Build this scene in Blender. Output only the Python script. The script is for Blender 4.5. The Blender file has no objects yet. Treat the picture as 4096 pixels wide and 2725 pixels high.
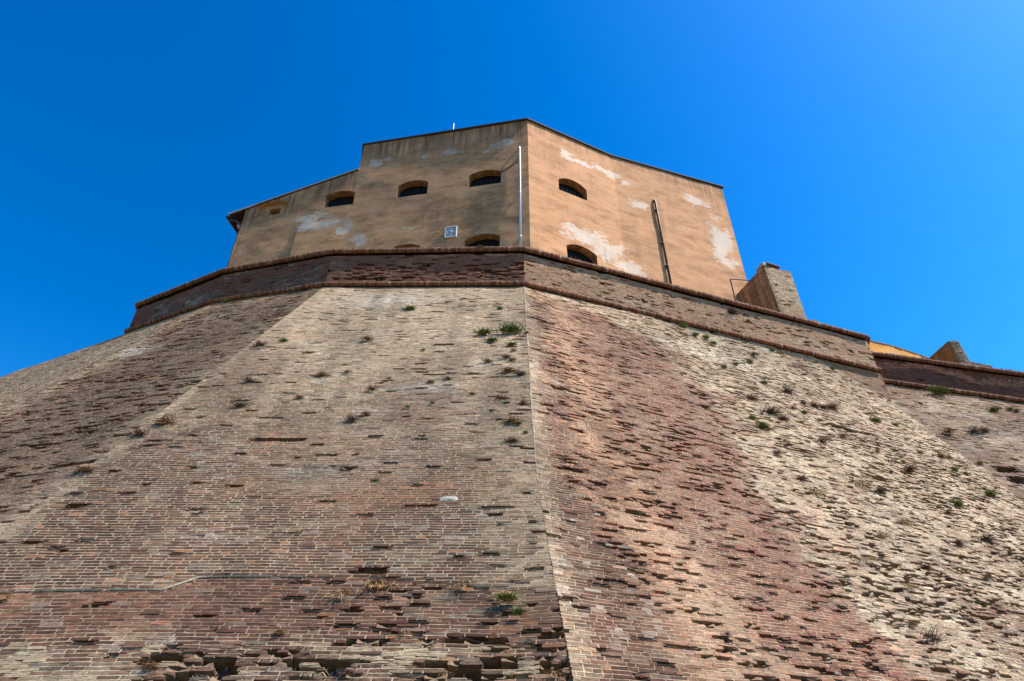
import bpy, math, random
import numpy as np
from mathutils import Vector, Matrix
from mathutils.geometry import delaunay_2d_cdt

scene = bpy.context.scene
COL = scene.collection
# ---------------------------------------------------------------- camera
cam_data = bpy.data.cameras.new('camera')
cam_data.sensor_width = 36.0
cam_data.lens = 24.0
cam_data.clip_start, cam_data.clip_end = 0.1, 6000.0
cam = bpy.data.objects.new('camera', cam_data)
COL.objects.link(cam)
cam.location = (0.0, 0.0, 1.6)
PITCH = math.atan(1571.0 / 2124.0)
cam.rotation_euler = (math.pi / 2 + PITCH, 0.0, 0.0)
scene.camera = cam
# ---------------------------------------------------------------- sky and sun
SUN_EL, SUN_AZ = math.radians(55.0), math.radians(-13.5)          # azimuth counted from +X (to the right of the camera)
SUN = Vector((math.cos(SUN_EL) * math.cos(SUN_AZ), math.cos(SUN_EL) * math.sin(SUN_AZ), math.sin(SUN_EL)))
world = bpy.data.worlds.new('World'); scene.world = world; world.use_nodes = True
wt = world.node_tree; wt.nodes.clear()
w_out = wt.nodes.new('ShaderNodeOutputWorld'); w_bg = wt.nodes.new('ShaderNodeBackground')
sky = wt.nodes.new('ShaderNodeTexSky'); sky.sky_type = 'NISHITA'; sky.sun_disc = False
sky.sun_elevation = SUN_EL
sky.sun_rotation = math.pi / 2 - SUN_AZ
sky.altitude = 300.0; sky.air_density = 1.5; sky.dust_density = 1.0; sky.ozone_density = 6.0
hsv = wt.nodes.new('ShaderNodeHueSaturation'); hsv.inputs['Saturation'].default_value = 1.15; hsv.inputs['Value'].default_value = .5
hsv.inputs['Hue'].default_value = 0.495
gam = wt.nodes.new('ShaderNodeGamma'); gam.inputs['Gamma'].default_value = 1.7     # deep, polarised-looking blue over the whole dome
wt.links.new(sky.outputs[0], gam.inputs['Color']); wt.links.new(gam.outputs[0], hsv.inputs['Color']); wt.links.new(hsv.outputs[0], w_bg.inputs['Color'])
w_bg.inputs['Strength'].default_value = 0.083
wt.links.new(w_bg.outputs[0], w_out.inputs['Surface'])
sun_data = bpy.data.lights.new('sun', 'SUN'); sun_data.energy = 5.0; sun_data.angle = math.radians(0.53)
sun_data.color = (1.0, 0.93, 0.81)
sun = bpy.data.objects.new('sun', sun_data); COL.objects.link(sun)
sun.rotation_euler = SUN.to_track_quat('Z', 'Y').to_euler(); sun.location = SUN * 60
vs_ = scene.view_settings
vs_.view_transform = 'Standard'; vs_.look = 'None'; vs_.gamma = 1.0; vs_.use_curve_mapping = False
vs_.exposure = 0.92

# ---------------------------------------------------------------- small helpers
rng = np.random.default_rng(11)
def tag(o, label=None, cat=None, group=None, kind=None):
    for k, v in (('label', label), ('category', cat), ('group', group), ('kind', kind)):
        if v: o[k] = v
    return o
def empty(name, loc=(0, 0, 0)):
    o = bpy.data.objects.new(name, None); o.location = loc; o.empty_display_size = .3; COL.objects.link(o); return o
def link(name, me, mat=None, parent=None, loc=None):
    if mat is not None and not me.materials: me.materials.append(mat)
    o = bpy.data.objects.new(name, me); COL.objects.link(o)
    if parent is not None:
        o.parent = parent; o.matrix_parent_inverse = Matrix.Translation(-Vector(parent.location))
    if loc is not None: o.location = loc
    return o
def mesh_np(name, verts, faces, cols=None, smooth=False):
    """faces: (n,4) or (n,3) index array; cols: (n,3) albedo per vertex"""
    me = bpy.data.meshes.new(name); verts = np.asarray(verts, np.float32); faces = np.asarray(faces, np.int32)
    n, k = faces.shape
    me.vertices.add(len(verts)); me.vertices.foreach_set('co', verts.ravel())
    me.loops.add(n * k); me.loops.foreach_set('vertex_index', faces.ravel())
    me.polygons.add(n); me.polygons.foreach_set('loop_start', np.arange(0, n * k, k, dtype=np.int32))
    me.polygons.foreach_set('loop_total', np.full(n, k, np.int32))
    me.polygons.foreach_set('use_smooth', np.full(n, bool(smooth)))
    me.update(calc_edges=True)
    if cols is not None:
        at = me.attributes.new('tone', 'FLOAT_COLOR', 'POINT')
        c4 = np.ones((len(verts), 4), np.float32); c4[:, :3] = np.clip(cols, 0.004, 1)
        at.data.foreach_set('color', c4.ravel())
    return me
class MB:
    """collects plain shapes into one mesh"""
    def __init__(s): s.v, s.f = [], []
    def add(s, verts, faces):
        b = len(s.v); s.v += [tuple(map(float, p)) for p in verts]; s.f += [tuple(b + i for i in f) for f in faces]; return s
    def box(s, c, ax, ay, az, hx, hy, hz, jit=0.0):
        c, ax, ay, az = (np.asarray(q, float) for q in (c, ax, ay, az)); P = []
        for k in (-1, 1):
            for j in (-1, 1):
                for i in (-1, 1): P.append(c + ax * hx * i + ay * hy * j + az * hz * k + (rng.normal(0, jit, 3) if jit else 0))
        return s.add(P, [(0, 1, 3, 2), (4, 6, 7, 5), (0, 4, 5, 1), (2, 3, 7, 6), (0, 2, 6, 4), (1, 5, 7, 3)])
    def tube(s, pts, r, n=8):
        pts = [np.asarray(p, float) for p in pts]; rings = []
        for i, p in enumerate(pts):
            t = pts[min(i + 1, len(pts) - 1)] - pts[max(i - 1, 0)]; t = t / np.linalg.norm(t)
            a = np.cross(t, [0, 0, 1]) if abs(t[2]) < .9 else np.cross(t, [1, 0, 0]); a = a / np.linalg.norm(a); b = np.cross(t, a)
            rr = r[i] if hasattr(r, '__len__') else r
            rings.append([p + rr * (math.cos(q) * a + math.sin(q) * b) for q in np.linspace(0, 2 * math.pi, n, endpoint=False)])
        V = [q for rg in rings for q in rg]; F = []
        for i in range(len(pts) - 1):
            for j in range(n): F.append((i * n + j, i * n + (j + 1) % n, (i + 1) * n + (j + 1) % n, (i + 1) * n + j))
        F.append(tuple(range(n))[::-1]); F.append(tuple(range((len(pts) - 1) * n, len(pts) * n)))
        return s.add(V, F)
    def prism(s, poly, ext):
        """poly: list of 3-d points (planar), ext: extrusion vector"""
        n = len(poly); ext = np.asarray(ext, float); V = [np.asarray(p, float) for p in poly]; V = V + [p + ext for p in V]
        return s.add(V, [tuple(range(n))[::-1], tuple(range(n, 2 * n))] + [(i, (i + 1) % n, n + (i + 1) % n, n + i) for i in range(n)])
    def build(s, name, mat, parent=None, smooth=False):
        me = bpy.data.meshes.new(name); me.from_pydata(s.v, [], s.f); me.update()
        me.polygons.foreach_set('use_smooth', np.full(len(me.polygons), bool(smooth)))
        return link(name, me, mat, parent)
# value noise
def _h(ix, iy, seed):
    h = (ix.astype(np.int64) * 374761393 + iy.astype(np.int64) * 668265263 + seed * 1442695041) & 0xFFFFFFFF
    h = ((h ^ (h >> 13)) * 1274126177) & 0xFFFFFFFF
    return ((h ^ (h >> 16)) & 0xFFFFFF) / float(0xFFFFFF)
def vn(x, y, seed=0):
    x, y = np.broadcast_arrays(np.asarray(x, float), np.asarray(y, float))
    ix, iy = np.floor(x), np.floor(y); fx, fy = x - ix, y - iy
    fx, fy = fx * fx * (3 - 2 * fx), fy * fy * (3 - 2 * fy)
    a, b, c, d = _h(ix, iy, seed), _h(ix + 1, iy, seed), _h(ix, iy + 1, seed), _h(ix + 1, iy + 1, seed)
    return (a + (b - a) * fx) * (1 - fy) + (c + (d - c) * fx) * fy
def fbm(x, y, seed=0, o=4):
    s, a, t = 0, .5, 0
    for i in range(o): s = s + a * vn(x * 2 ** i + 7.3 * i, y * 2 ** i + 3.1 * i, seed + i); t += a; a *= .5
    return s / t
def sst(a, b, x): t = np.clip((x - a) / (b - a), 0, 1); return t * t * (3 - 2 * t)
def lerp(a, b, t): return a + (b - a) * t

# ---------------------------------------------------------------- materials
def mat_new(name):
    m = bpy.data.materials.new(name); m.use_nodes = True; nt = m.node_tree
    b = nt.nodes['Principled BSDF']; b.inputs['Roughness'].default_value = .9
    b.inputs['Specular IOR Level'].default_value = .2
    return m, nt, b
def nd(nt, t, **kw):
    n = nt.nodes.new(t)
    for k, v in kw.items():
        if k in n.inputs: n.inputs[k].default_value = v
        else: setattr(n, k, v)
    return n
def noise_node(nt, scale, detail=4.0, rough=.6, coord=None, vec=None):
    n = nd(nt, 'ShaderNodeTexNoise'); n.inputs['Scale'].default_value = scale; n.inputs['Detail'].default_value = detail
    n.inputs['Roughness'].default_value = rough
    if vec is not None: nt.links.new(vec, n.inputs['Vector'])
    return n
def ramp(nt, src, stops):
    r = nd(nt, 'ShaderNodeValToRGB'); nt.links.new(src, r.inputs['Fac']); el = r.color_ramp.elements
    while len(el) < len(stops): el.new(.5)
    for e, (p, c) in zip(el, stops): e.position = p; e.color = (c, c, c, 1) if np.isscalar(c) else (*c, 1)
    return r
def mult(nt, a, b, fac=1.0, mode='MULTIPLY'):
    m = nd(nt, 'ShaderNodeMix', data_type='RGBA', blend_type=mode); m.inputs[0].default_value = fac
    nt.links.new(a, m.inputs[6]); nt.links.new(b, m.inputs[7]); return m
def objcoord(nt): return nd(nt, 'ShaderNodeTexCoord').outputs['Object']
def masonry(name, bump=.5, grain=60.0):
    m, nt, b = mat_new(name); oc = objcoord(nt)
    at = nd(nt, 'ShaderNodeAttribute', attribute_name='tone')
    n1 = noise_node(nt, grain, 5, .65, vec=oc); n2 = noise_node(nt, 9.0, 4, .6, vec=oc)
    r1 = ramp(nt, n1.outputs['Fac'], [(.3, .62), (.7, 1.32)]); r2 = ramp(nt, n2.outputs['Fac'], [(.3, .75), (.7, 1.2)])
    x = mult(nt, at.outputs['Color'], r1.outputs['Color']); x = mult(nt, x.outputs[2], r2.outputs['Color'])
    nt.links.new(x.outputs[2], b.inputs['Base Color'])
    bp = nd(nt, 'ShaderNodeBump'); bp.inputs['Strength'].default_value = bump; bp.inputs['Distance'].default_value = .012
    nt.links.new(n1.outputs['Fac'], bp.inputs['Height']); nt.links.new(bp.outputs[0], b.inputs['Normal'])
    return m
M_BRICK = masonry('old_brick', .55, 70.0)
M_MORTAR = masonry('lime_mortar', .6, 45.0)
def plain(name, col, rough=.8, metal=0.0, var=.25, scale=12.0):
    m, nt, b = mat_new(name); oc = objcoord(nt); n = noise_node(nt, scale, 4, .6, vec=oc)
    c0, c1 = [tuple(np.clip(np.array(col) * k, 0, 1)) for k in (1 - var, 1 + var)]
    r = ramp(nt, n.outputs['Fac'], [(.3, c0), (.7, c1)]); nt.links.new(r.outputs['Color'], b.inputs['Base Color'])
    b.inputs['Roughness'].default_value = rough; b.inputs['Metallic'].default_value = metal
    return m
def plaster(name, base, pale, vert_axis_streak=True):
    """weathered lime render: 'wear' attribute = (bare patch, dark stain and painted reveal shade, algae)"""
    m, nt, b = mat_new(name); oc = objcoord(nt)
    at = nd(nt, 'ShaderNodeAttribute', attribute_name='tone'); sp = nd(nt, 'ShaderNodeSeparateColor'); nt.links.new(at.outputs['Color'], sp.inputs[0])
    mp = nd(nt, 'ShaderNodeMapping'); nt.links.new(oc, mp.inputs['Vector']); mp.inputs['Scale'].default_value = (1, 1, 2.6)
    nb = noise_node(nt, .9, 8, .66, vec=mp.outputs[0]); nf = noise_node(nt, 14.0, 6, .7, vec=mp.outputs[0])
    ms = nd(nt, 'ShaderNodeMapping'); nt.links.new(oc, ms.inputs['Vector']); ms.inputs['Scale'].default_value = (5, 5, .35)
    ns = noise_node(nt, 1.0, 5, .6, vec=ms.outputs[0])
    rb = ramp(nt, nb.outputs['Fac'], [(.3, tuple(np.array(base) * A2(.62, .56, .50))), (.52, base), (.72, tuple(np.array(base) * A2(1.18, 1.2, 1.25)))])
    rf = ramp(nt, nf.outputs['Fac'], [(.3, .78), (.7, 1.2)])
    x = mult(nt, rb.outputs['Color'], rf.outputs['Color'])
    # bare pale patches
    add = nd(nt, 'ShaderNodeMath', operation='ADD'); nt.links.new(sp.outputs[0], add.inputs[0])
    sc = nd(nt, 'ShaderNodeMath', operation='MULTIPLY_ADD'); nn = noise_node(nt, 2.6, 10, .74, vec=mp.outputs[0])
    nt.links.new(nn.outputs['Fac'], sc.inputs[0]); sc.inputs[1].default_value = 2.6; sc.inputs[2].default_value = -1.3
    nt.links.new(sc.outputs[0], add.inputs[1])
    rp = ramp(nt, add.outputs[0], [(.44, 0.0), (.56, .75), (.8, 1.0)])
    pc = nd(nt, 'ShaderNodeRGB'); pc.outputs[0].default_value = (*pale, 1)
    pcm = mult(nt, pc.outputs[0], rf.outputs['Color'], .8)
    y = nd(nt, 'ShaderNodeMix', data_type='RGBA'); nt.links.new(rp.outputs['Color'], y.inputs[0])
    nt.links.new(x.outputs[2], y.inputs[6]); nt.links.new(pcm.outputs[2], y.inputs[7])
    # run-off stains, and painted shade inside the window reveals
    st = nd(nt, 'ShaderNodeMath', operation='MULTIPLY'); rs = ramp(nt, ns.outputs['Fac'], [(.34, 0.0), (.66, 1.0)])
    nt.links.new(sp.outputs[1], st.inputs[0]); nt.links.new(rs.outputs['Color'], st.inputs[1])
    z = nd(nt, 'ShaderNodeMix', data_type='RGBA'); nt.links.new(st.outputs[0], z.inputs[0]); nt.links.new(y.outputs[2], z.inputs[6])
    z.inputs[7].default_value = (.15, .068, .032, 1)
    # algae
    ag = nd(nt, 'ShaderNodeMath', operation='MULTIPLY'); ra = ramp(nt, nn.outputs['Fac'], [(.36, 0.0), (.62, .9)])
    nt.links.new(sp.outputs[2], ag.inputs[0]); nt.links.new(ra.outputs['Color'], ag.inputs[1])
    q = nd(nt, 'ShaderNodeMix', data_type='RGBA'); nt.links.new(ag.outputs[0], q.inputs[0]); nt.links.new(z.outputs[2], q.inputs[6])
    q.inputs[7].default_value = (.17, .105, .045, 1)
    nt.links.new(q.outputs[2], b.inputs['Base Color'])
    bp = nd(nt, 'ShaderNodeBump'); bp.inputs['Strength'].default_value = .5; bp.inputs['Distance'].default_value = .02
    hs = nd(nt, 'ShaderNodeMath', operation='ADD'); nt.links.new(nf.outputs['Fac'], hs.inputs[0]); nt.links.new(nn.outputs['Fac'], hs.inputs[1])
    nt.links.new(hs.outputs[0], bp.inputs['Height']); nt.links.new(bp.outputs[0], b.inputs['Normal'])
    return m
def A2(*a): return np.array(a)
M_OCHRE = plaster('ochre_render', (.52, .262, .125), (.62, .47, .36))
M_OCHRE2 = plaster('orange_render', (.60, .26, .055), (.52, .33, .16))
M_OCHRE3 = plaster('shaded_orange_render', (.40, .165, .035), (.46, .30, .15))  # darker copy of the orange render, the cheek's shade put into its colour
M_ROOF = plain('dark_roof_edge', (.055, .04, .033), .85)
M_WOOD = plain('dark_eaves_wood', (.06, .03, .022), .8)
M_IRON = plain('wrought_iron', (.02, .02, .022), .6, .4)
M_DARK = plain('unlit_window_glass', (.006, .005, .005), .9, 0, .3)
M_ZINC = plain('pale_zinc_pipe', (.52, .53, .54), .45, .6, .12, 30)
M_COPPER = plain('brown_copper_pipe', (.075, .048, .042), .5, .5, .2, 30)
M_STONE = plain('pale_limestone', (.28, .268, .23), .85, 0, .45, 25)
M_TILE = plain('terracotta_tile', (.20, .085, .045), .85, 0, .35, 15)
M_MARBLE = plain('grey_marble', (.24, .26, .29), .5, 0, .15, 15)
M_WHITE = plain('white_marble', (.68, .67, .63), .6, 0, .08, 15)
def leafmat(name, a, bcol, rough=.6, trans=.25):
    m, nt, b = mat_new(name); oc = objcoord(nt); n = noise_node(nt, 30, 2, .5, vec=oc)
    r = ramp(nt, n.outputs['Fac'], [(.35, a), (.65, bcol)]); nt.links.new(r.outputs['Color'], b.inputs['Base Color']); b.inputs['Roughness'].default_value = rough
    return m
M_LEAF = leafmat('wall_plant_leaf', (.06, .10, .015), (.19, .23, .045))
M_LEAFY = leafmat('yellow_green_leaf', (.12, .15, .025), (.30, .29, .07))
M_DRY = leafmat('dry_brown_stalk', (.10, .045, .018), (.24, .13, .055), .9)
M_TWIG = leafmat('grey_brown_twig', (.085, .05, .04), (.18, .115, .085), .9)
M_STRAW = leafmat('straw_stalk', (.30, .17, .06), (.50, .36, .17), .9)

# ---------------------------------------------------------------- setting-out of the fortress (metres, ground at z = 0)
A_ = np.array
ZC, ZP = 17.25, 19.0                       # string course and parapet levels
C0, C1 = A_([0.431, 17.957, ZC]), A_([-6.532, 18.002, ZC])
C2, C3, C4 = A_([-10.779, 18.928, ZC]), A_([-14.637, 20.687, ZC]), A_([15.082, 23.321, ZC])
def unit(v): return v / np.linalg.norm(v)
D1, D2, D3, DR = unit(C0 - C1), unit(C1 - C2), unit(C2 - C3), unit(C4 - C0)
def hn(d): return A_([d[1], -d[0], 0.0])   # horizontal outward normal of a wall running along d
NR = hn(DR)
# arrises of the battered scarp, from the ground up
EDGE_V = A_([0.0, 3.5, 5.5, 6.65, 9.17, 12.8, ZC])
R0 = A_([[.98, 6.74, 0], [.69, 9.02, 3.5], [.53, 10.31, 5.48], [.45, 11.06, 6.65], [.43, 12.70, 9.17], [.43, 15.07, 12.8], [.431, 17.957, ZC]])
def line(p, q, vs): return p + (q - p) * ((vs - p[2]) / (q[2] - p[2]))[:, None]
R1 = line(C1, A_([-8.01, 10.39, 5.52]), EDGE_V)
R2 = line(C2, A_([-12.43, 14.81, 10.63]), EDGE_V)
R3 = R2 - D3 * 11.5
R4_V = A_([0.0, 8.97, 10.79, 12.6, 13.91, 15.85, ZC])
R4 = A_([[18.45, 14.2, 0], [16.5, 19.33, 8.97], [16.11, 20.37, 10.79], [15.72, 21.42, 12.6], [15.36, 22.16, 13.91], [15.05, 23.30, 15.85], [11.9, 22.156, ZC]])
FA, FB = A_([15.87, 24.40, 17.40]), A_([21.0, 24.04, 16.2])       # falling string course of the curtain wall
DF = unit(FB - FA); NF = hn(unit((FB - FA) * [1, 1, 0]))
FL_TOP, FR_TOP = FA - DF * 2.6, FB + DF * 4.2
class Facet:
    """A wall face ruled by level courses between a left and a right arris; v = height used for setting out."""
    def __init__(s, name, V, L, R):
        s.name, s.V, s.L, s.R = name, V, L, R
        vm = .5 * (V[0] + V[-1]); a, b = s.ends(A_([vm]))
        a2, b2 = s.ends(A_([vm + .5]))
        s.d = unit((b - a)[0]); up = (a2 + b2 - a - b)[0] * .5; up = up - s.d * np.dot(up, s.d)
        s.pitch_scale = np.linalg.norm(up) / .5
        s.n = unit(np.cross(s.d, up)); s.n = s.n if s.n[1] < 0 else -s.n
        s.c = .5 * (a + b)[0]
    def ends(s, v):
        f = lambda E: np.stack([np.interp(v, s.V, E[:, i]) for i in range(3)], -1)
        return f(s.L), f(s.R)
    def at(s, u, v):
        a, b = s.ends(v); e = b - a; e = e / np.linalg.norm(e, axis=-1, keepdims=True)
        return a + e * np.asarray(u)[..., None]
VZ = np.linspace(0, ZC, 40)
def re(V, E): return np.stack([np.interp(VZ, V, E[:, i]) for i in range(3)], -1)
R0z, R1z, R2z, R3z, R4z = re(EDGE_V, R0), re(EDGE_V, R1), re(EDGE_V, R2), re(EDGE_V, R3), re(R4_V, R4)
scarp_mid = Facet('mid', VZ, R1z, R0z)
scarp_left = Facet('left', VZ, R2z, R1z)
scarp_far = Facet('far', VZ, R3z, R2z)
scarp_right = Facet('right', VZ, R0z, R4z)
def vert(name, p, q, z0, zp, zq):
    """vertical face above p-q from z0 to zp (at p) and zq (at q)"""
    V = A_([0.0, 1.0]); up = lambda a, z: A_([[a[0], a[1], z0 if np.isscalar(z0) else z0], [a[0], a[1], z]])
    return Facet(name, V, up(p, zp), up(q, zq))
par_mid = vert('par_mid', C1, C0, ZC + .1, 18.74, 18.84)
par_left = vert('par_left', C2, C1, ZC + .1, 18.62, 18.74)
par_far = vert('par_far', C3, C2, ZC + .1, 18.45, 18.62)
par_right = vert('par_right', C0, C4, ZC + .1, 18.84, 18.86)
apron = Facet('apron', A_([15.80, ZC]), A_([[15.0, 23.291, 15.8], [11.4, 21.973, ZC]]), A_([C4 * [1, 1, 0] + [0, 0, 15.8], C4]))
B_ = .65
FV = A_([0.0, 1.0])
flank_scarp = Facet('flank', FV, A_([FL_TOP + NF * B_ * 12 - A_([0, 0, 12]), FL_TOP]), A_([FR_TOP + NF * B_ * 12 - A_([0, 0, 12]), FR_TOP]))
flank_par = Facet('flank_par', FV, A_([FL_TOP + [0, 0, .1], FL_TOP + [0, 0, 1.32]]), A_([FR_TOP + [0, 0, .1], FR_TOP + [0, 0, 1.32]]))
# the plastered barracks
B0 = A_([.74, 20.0, 0.0])
def azv(deg): a = math.radians(deg); return A_([math.cos(a), math.sin(a), 0.0])
DL, DA, DB = azv(-10.2), azv(26.5), azv(18.4)
B1 = B0 + DA * 4.78
B2 = B1 + DB * 6.36

# ---------------------------------------------------------------- ground
g = MB(); g.add([(-900, -900, 0), (900, -900, 0), (900, 900, 0), (-900, 900, 0)], [(0, 1, 2, 3)])
M_GROUND = plain('dry_grass_ground', (.10, .09, .045), .95, 0, .45, .8)
tag(g.build('ground', M_GROUND), kind='structure')

# ---------------------------------------------------------------- masonry engine
RELIEF = {}
def surf(fc, u, v, dep):
    """point on a face: slow waviness of courses and face, then 'dep' metres proud of it"""
    s_ = sum(map(ord, fc.name)); P = fc.at(u, v); uu = P @ fc.d
    ln = np.linalg.norm(np.diff(np.stack(fc.ends(v)), axis=0)[0], axis=-1)
    edge = np.clip(np.minimum(u, ln - u) / .6, 0, 1)
    hz = P[..., 2]
    wv = RELIEF.get(fc.name, (.035, .05))
    P = P + A_([0, 0, 1.0]) * ((vn(uu / 1.7, hz / .9, s_) - .5) * wv[0] * edge)[..., None]
    return P + fc.n * (np.asarray(dep) + (fbm(uu / 2.3, hz / 1.9, s_ + 5, 3) - .5) * wv[1] * 2 * edge)[..., None]
CAM = A_([0, 0, 1.6]); CP, SP_ = math.cos(PITCH), math.sin(PITCH)
def screen(P):
    q = P - CAM; d = q[..., 1] * CP + q[..., 2] * SP_; up = -q[..., 1] * SP_ + q[..., 2] * CP
    d = np.maximum(d, .1); return q[..., 0] / d / .75, up / d / .499, d
BR_DARK, BR_RED, BR_ORG, BR_GREY = A_([.044, .023, .019]), A_([.120, .050, .033]), A_([.27, .12, .06]), A_([.13, .115, .10])
PALE, PALEM, EARTH = A_([.42, .33, .235]), A_([.42, .345, .24]), A_([.11, .062, .035])  # last one: earth brown darkened to paint shade inside joints and holes
WARM = A_([1.0, .935, .84])
def tones(f, n, r):
    """albedo of n bricks and of the mortar at the same spots from the field dictionary f"""
    a = r.random(n)[:, None]; c = lerp(BR_DARK, BR_RED, np.clip(a * 1.1, 0, 1))
    q = r.random(n); c = np.where((q < .04 + .2 * f['org'])[:, None], BR_ORG, c); c = np.where((q > .955)[:, None], BR_GREY, c)
    c = lerp(c, A_([.42, .19, .105]), (f['org'] * (.55 + .45 * r.random(n)))[:, None])
    c = lerp(c, A_([.19, .082, .055]), (f['red'] * (.5 + .5 * r.random(n)))[:, None])
    w = np.clip(f['wash'] * (.45 + .75 * r.random(n)), 0, .97)[:, None]
    c = lerp(c, PALE * (.85 + .3 * r.random(n))[:, None], w)
    c = lerp(c, A_([.56, .52, .47]), np.clip(f['white'] * (.2 + 1.0 * r.random(n)), 0, .95)[:, None])
    c = lerp(c, A_([.23, .078, .048]), (f['deep'] * (.4 + .6 * r.random(n)))[:, None])  # dark red-brown that paints shade into the dim parapet bands
    c = c * (1 - .62 * f['dark'] * (.6 + .4 * r.random(n)))[:, None]
    return c * WARM * np.exp(r.normal(0, .15, n))[:, None]
def mtones(f, n, r):
    c = np.repeat(A_([[.40, .33, .23]]), n, 0)
    c = lerp(c, A_([.40, .25, .16]), (.5 * f['org'])[:, None]); c = lerp(c, PALEM, (.8 * f['wash'])[:, None])
    c = lerp(c, A_([.52, .48, .42]), (.6 * f['white'])[:, None])
    c = lerp(c, A_([.20, .125, .085]), (1 - f['mpale'])[:, None])
    c = lerp(c, A_([.15, .06, .04]), (.85 * f['deep'])[:, None])  # mortar darkened along with the bricks for the same painted shade
    return c * WARM * (1 - .38 * f['dark'])[:, None] * np.exp(r.normal(0, .10, n))[:, None]
def lay(fc, field, head=.34, pitch=.066, slots=(), vlo=None, seed=1, margin=1.3, rough=1.0):
    """set out the courses of one face; returns bricks and joints"""
    r = np.random.default_rng(seed); V0, V1 = fc.V[0], fc.V[-1]; dv = pitch / fc.pitch_scale
    nC = int((V1 - V0) / dv); rows = []
    for k in range(nC):
        v = V0 + (k + .5) * dv
        if vlo is not None and v < vlo: continue
        a, b = fc.ends(A_([v])); ln = float(np.linalg.norm(b - a))
        if ln < .1: continue
        m = int(ln / .1) + 6
        L = np.where(r.random(m) > head, r.normal(.268, .016, m), r.normal(.135, .010, m))
        e = np.cumsum(L) - r.random() * .27; e = np.concatenate([[0.], e[(e > .05) & (e < ln - .05)], [ln]])
        u0, u1 = e[:-1] + .0042, e[1:] - .0042
        P = fc.at(.5 * (u0 + u1), np.full(len(u0), v)); sx, sy, d = screen(P)
        ok = (np.abs(sx) < margin) & (np.abs(sy) < margin + .1)
        if not ok.any(): continue
        i0, i1 = np.argmax(ok), len(ok) - np.argmax(ok[::-1])
        rows.append((k, v, u0[i0:i1], u1[i0:i1], P[i0:i1], d[i0:i1]))
    K = np.concatenate([np.full(len(q[2]), q[0]) for q in rows]); Vc = np.concatenate([np.full(len(q[2]), q[1]) for q in rows])
    U0, U1 = (np.concatenate([q[i] for q in rows]) for i in (2, 3)); P = np.concatenate([q[4] for q in rows]); D = np.concatenate([q[5] for q in rows])
    n = len(K); f = field(P); uu = P @ fc.d; s_ = seed * 17
    er = f['er']
    e1 = vn(uu / .17, K * 3.7, s_); e2 = vn(uu / .8, K * .55, s_ + 1); e3 = r.random(n)
    dep = .0005 + r.normal(0, .0016, n) + r.normal(0, .006, n) * f['rg'] * rough
    t = .66 * e1 + .13 * e2 + .21 * e3                                # ~ .2 .. .85
    miss = t > .885 - .36 * er
    rec = (t > .83 - .32 * er) & ~miss
    dep = np.where(rec, -.02 - .06 * r.random(n) * (.4 + er), dep)
    pr = (r.random(n) < .02 + .16 * er) & ~rec
    dep = np.where(pr, .003 + .026 * r.random(n) ** 2 * (.3 + 1.6 * f['rg']) * rough, dep) + f['off']
    sdeep = np.zeros(n, bool)
    for (nm, x, y, z, hl, nc) in slots:
        if nm != fc.name: continue
        q = P - A_([x, y, z]); du = q @ fc.d; dz = q[:, 2] / math.hypot(fc.n[0], fc.n[1])
        half = max(.12, hl) * (1 + .35 * (vn(K * 2.3, uu * 0, s_ + 9) - .5)); near = (np.abs(du) < half) & (np.abs(dz) < .066 * nc * .5)
        miss |= near; sdeep |= near
    col = tones(f, n, r); sm = sst(.56, .70, fbm(uu / .5, P[:, 2] / .22, s_ + 3, 3)) * f['smear'] * (r.random(n) < .8)
    col = lerp(col, mtones(f, n, r) * .95, sm[:, None]); dep = np.where(sm > .4, np.minimum(dep, -.001), dep)
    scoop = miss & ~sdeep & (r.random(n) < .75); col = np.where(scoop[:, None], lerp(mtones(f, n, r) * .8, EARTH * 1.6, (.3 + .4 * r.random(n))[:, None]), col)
    br = dict(scoop=scoop, rec=rec, fc=fc, K=K, V=Vc, U0=U0, U1=U1, P=P, D=D, dep=dep, miss=miss, f=f, dv=dv, r=r, col=col)
    return br, rows
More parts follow.
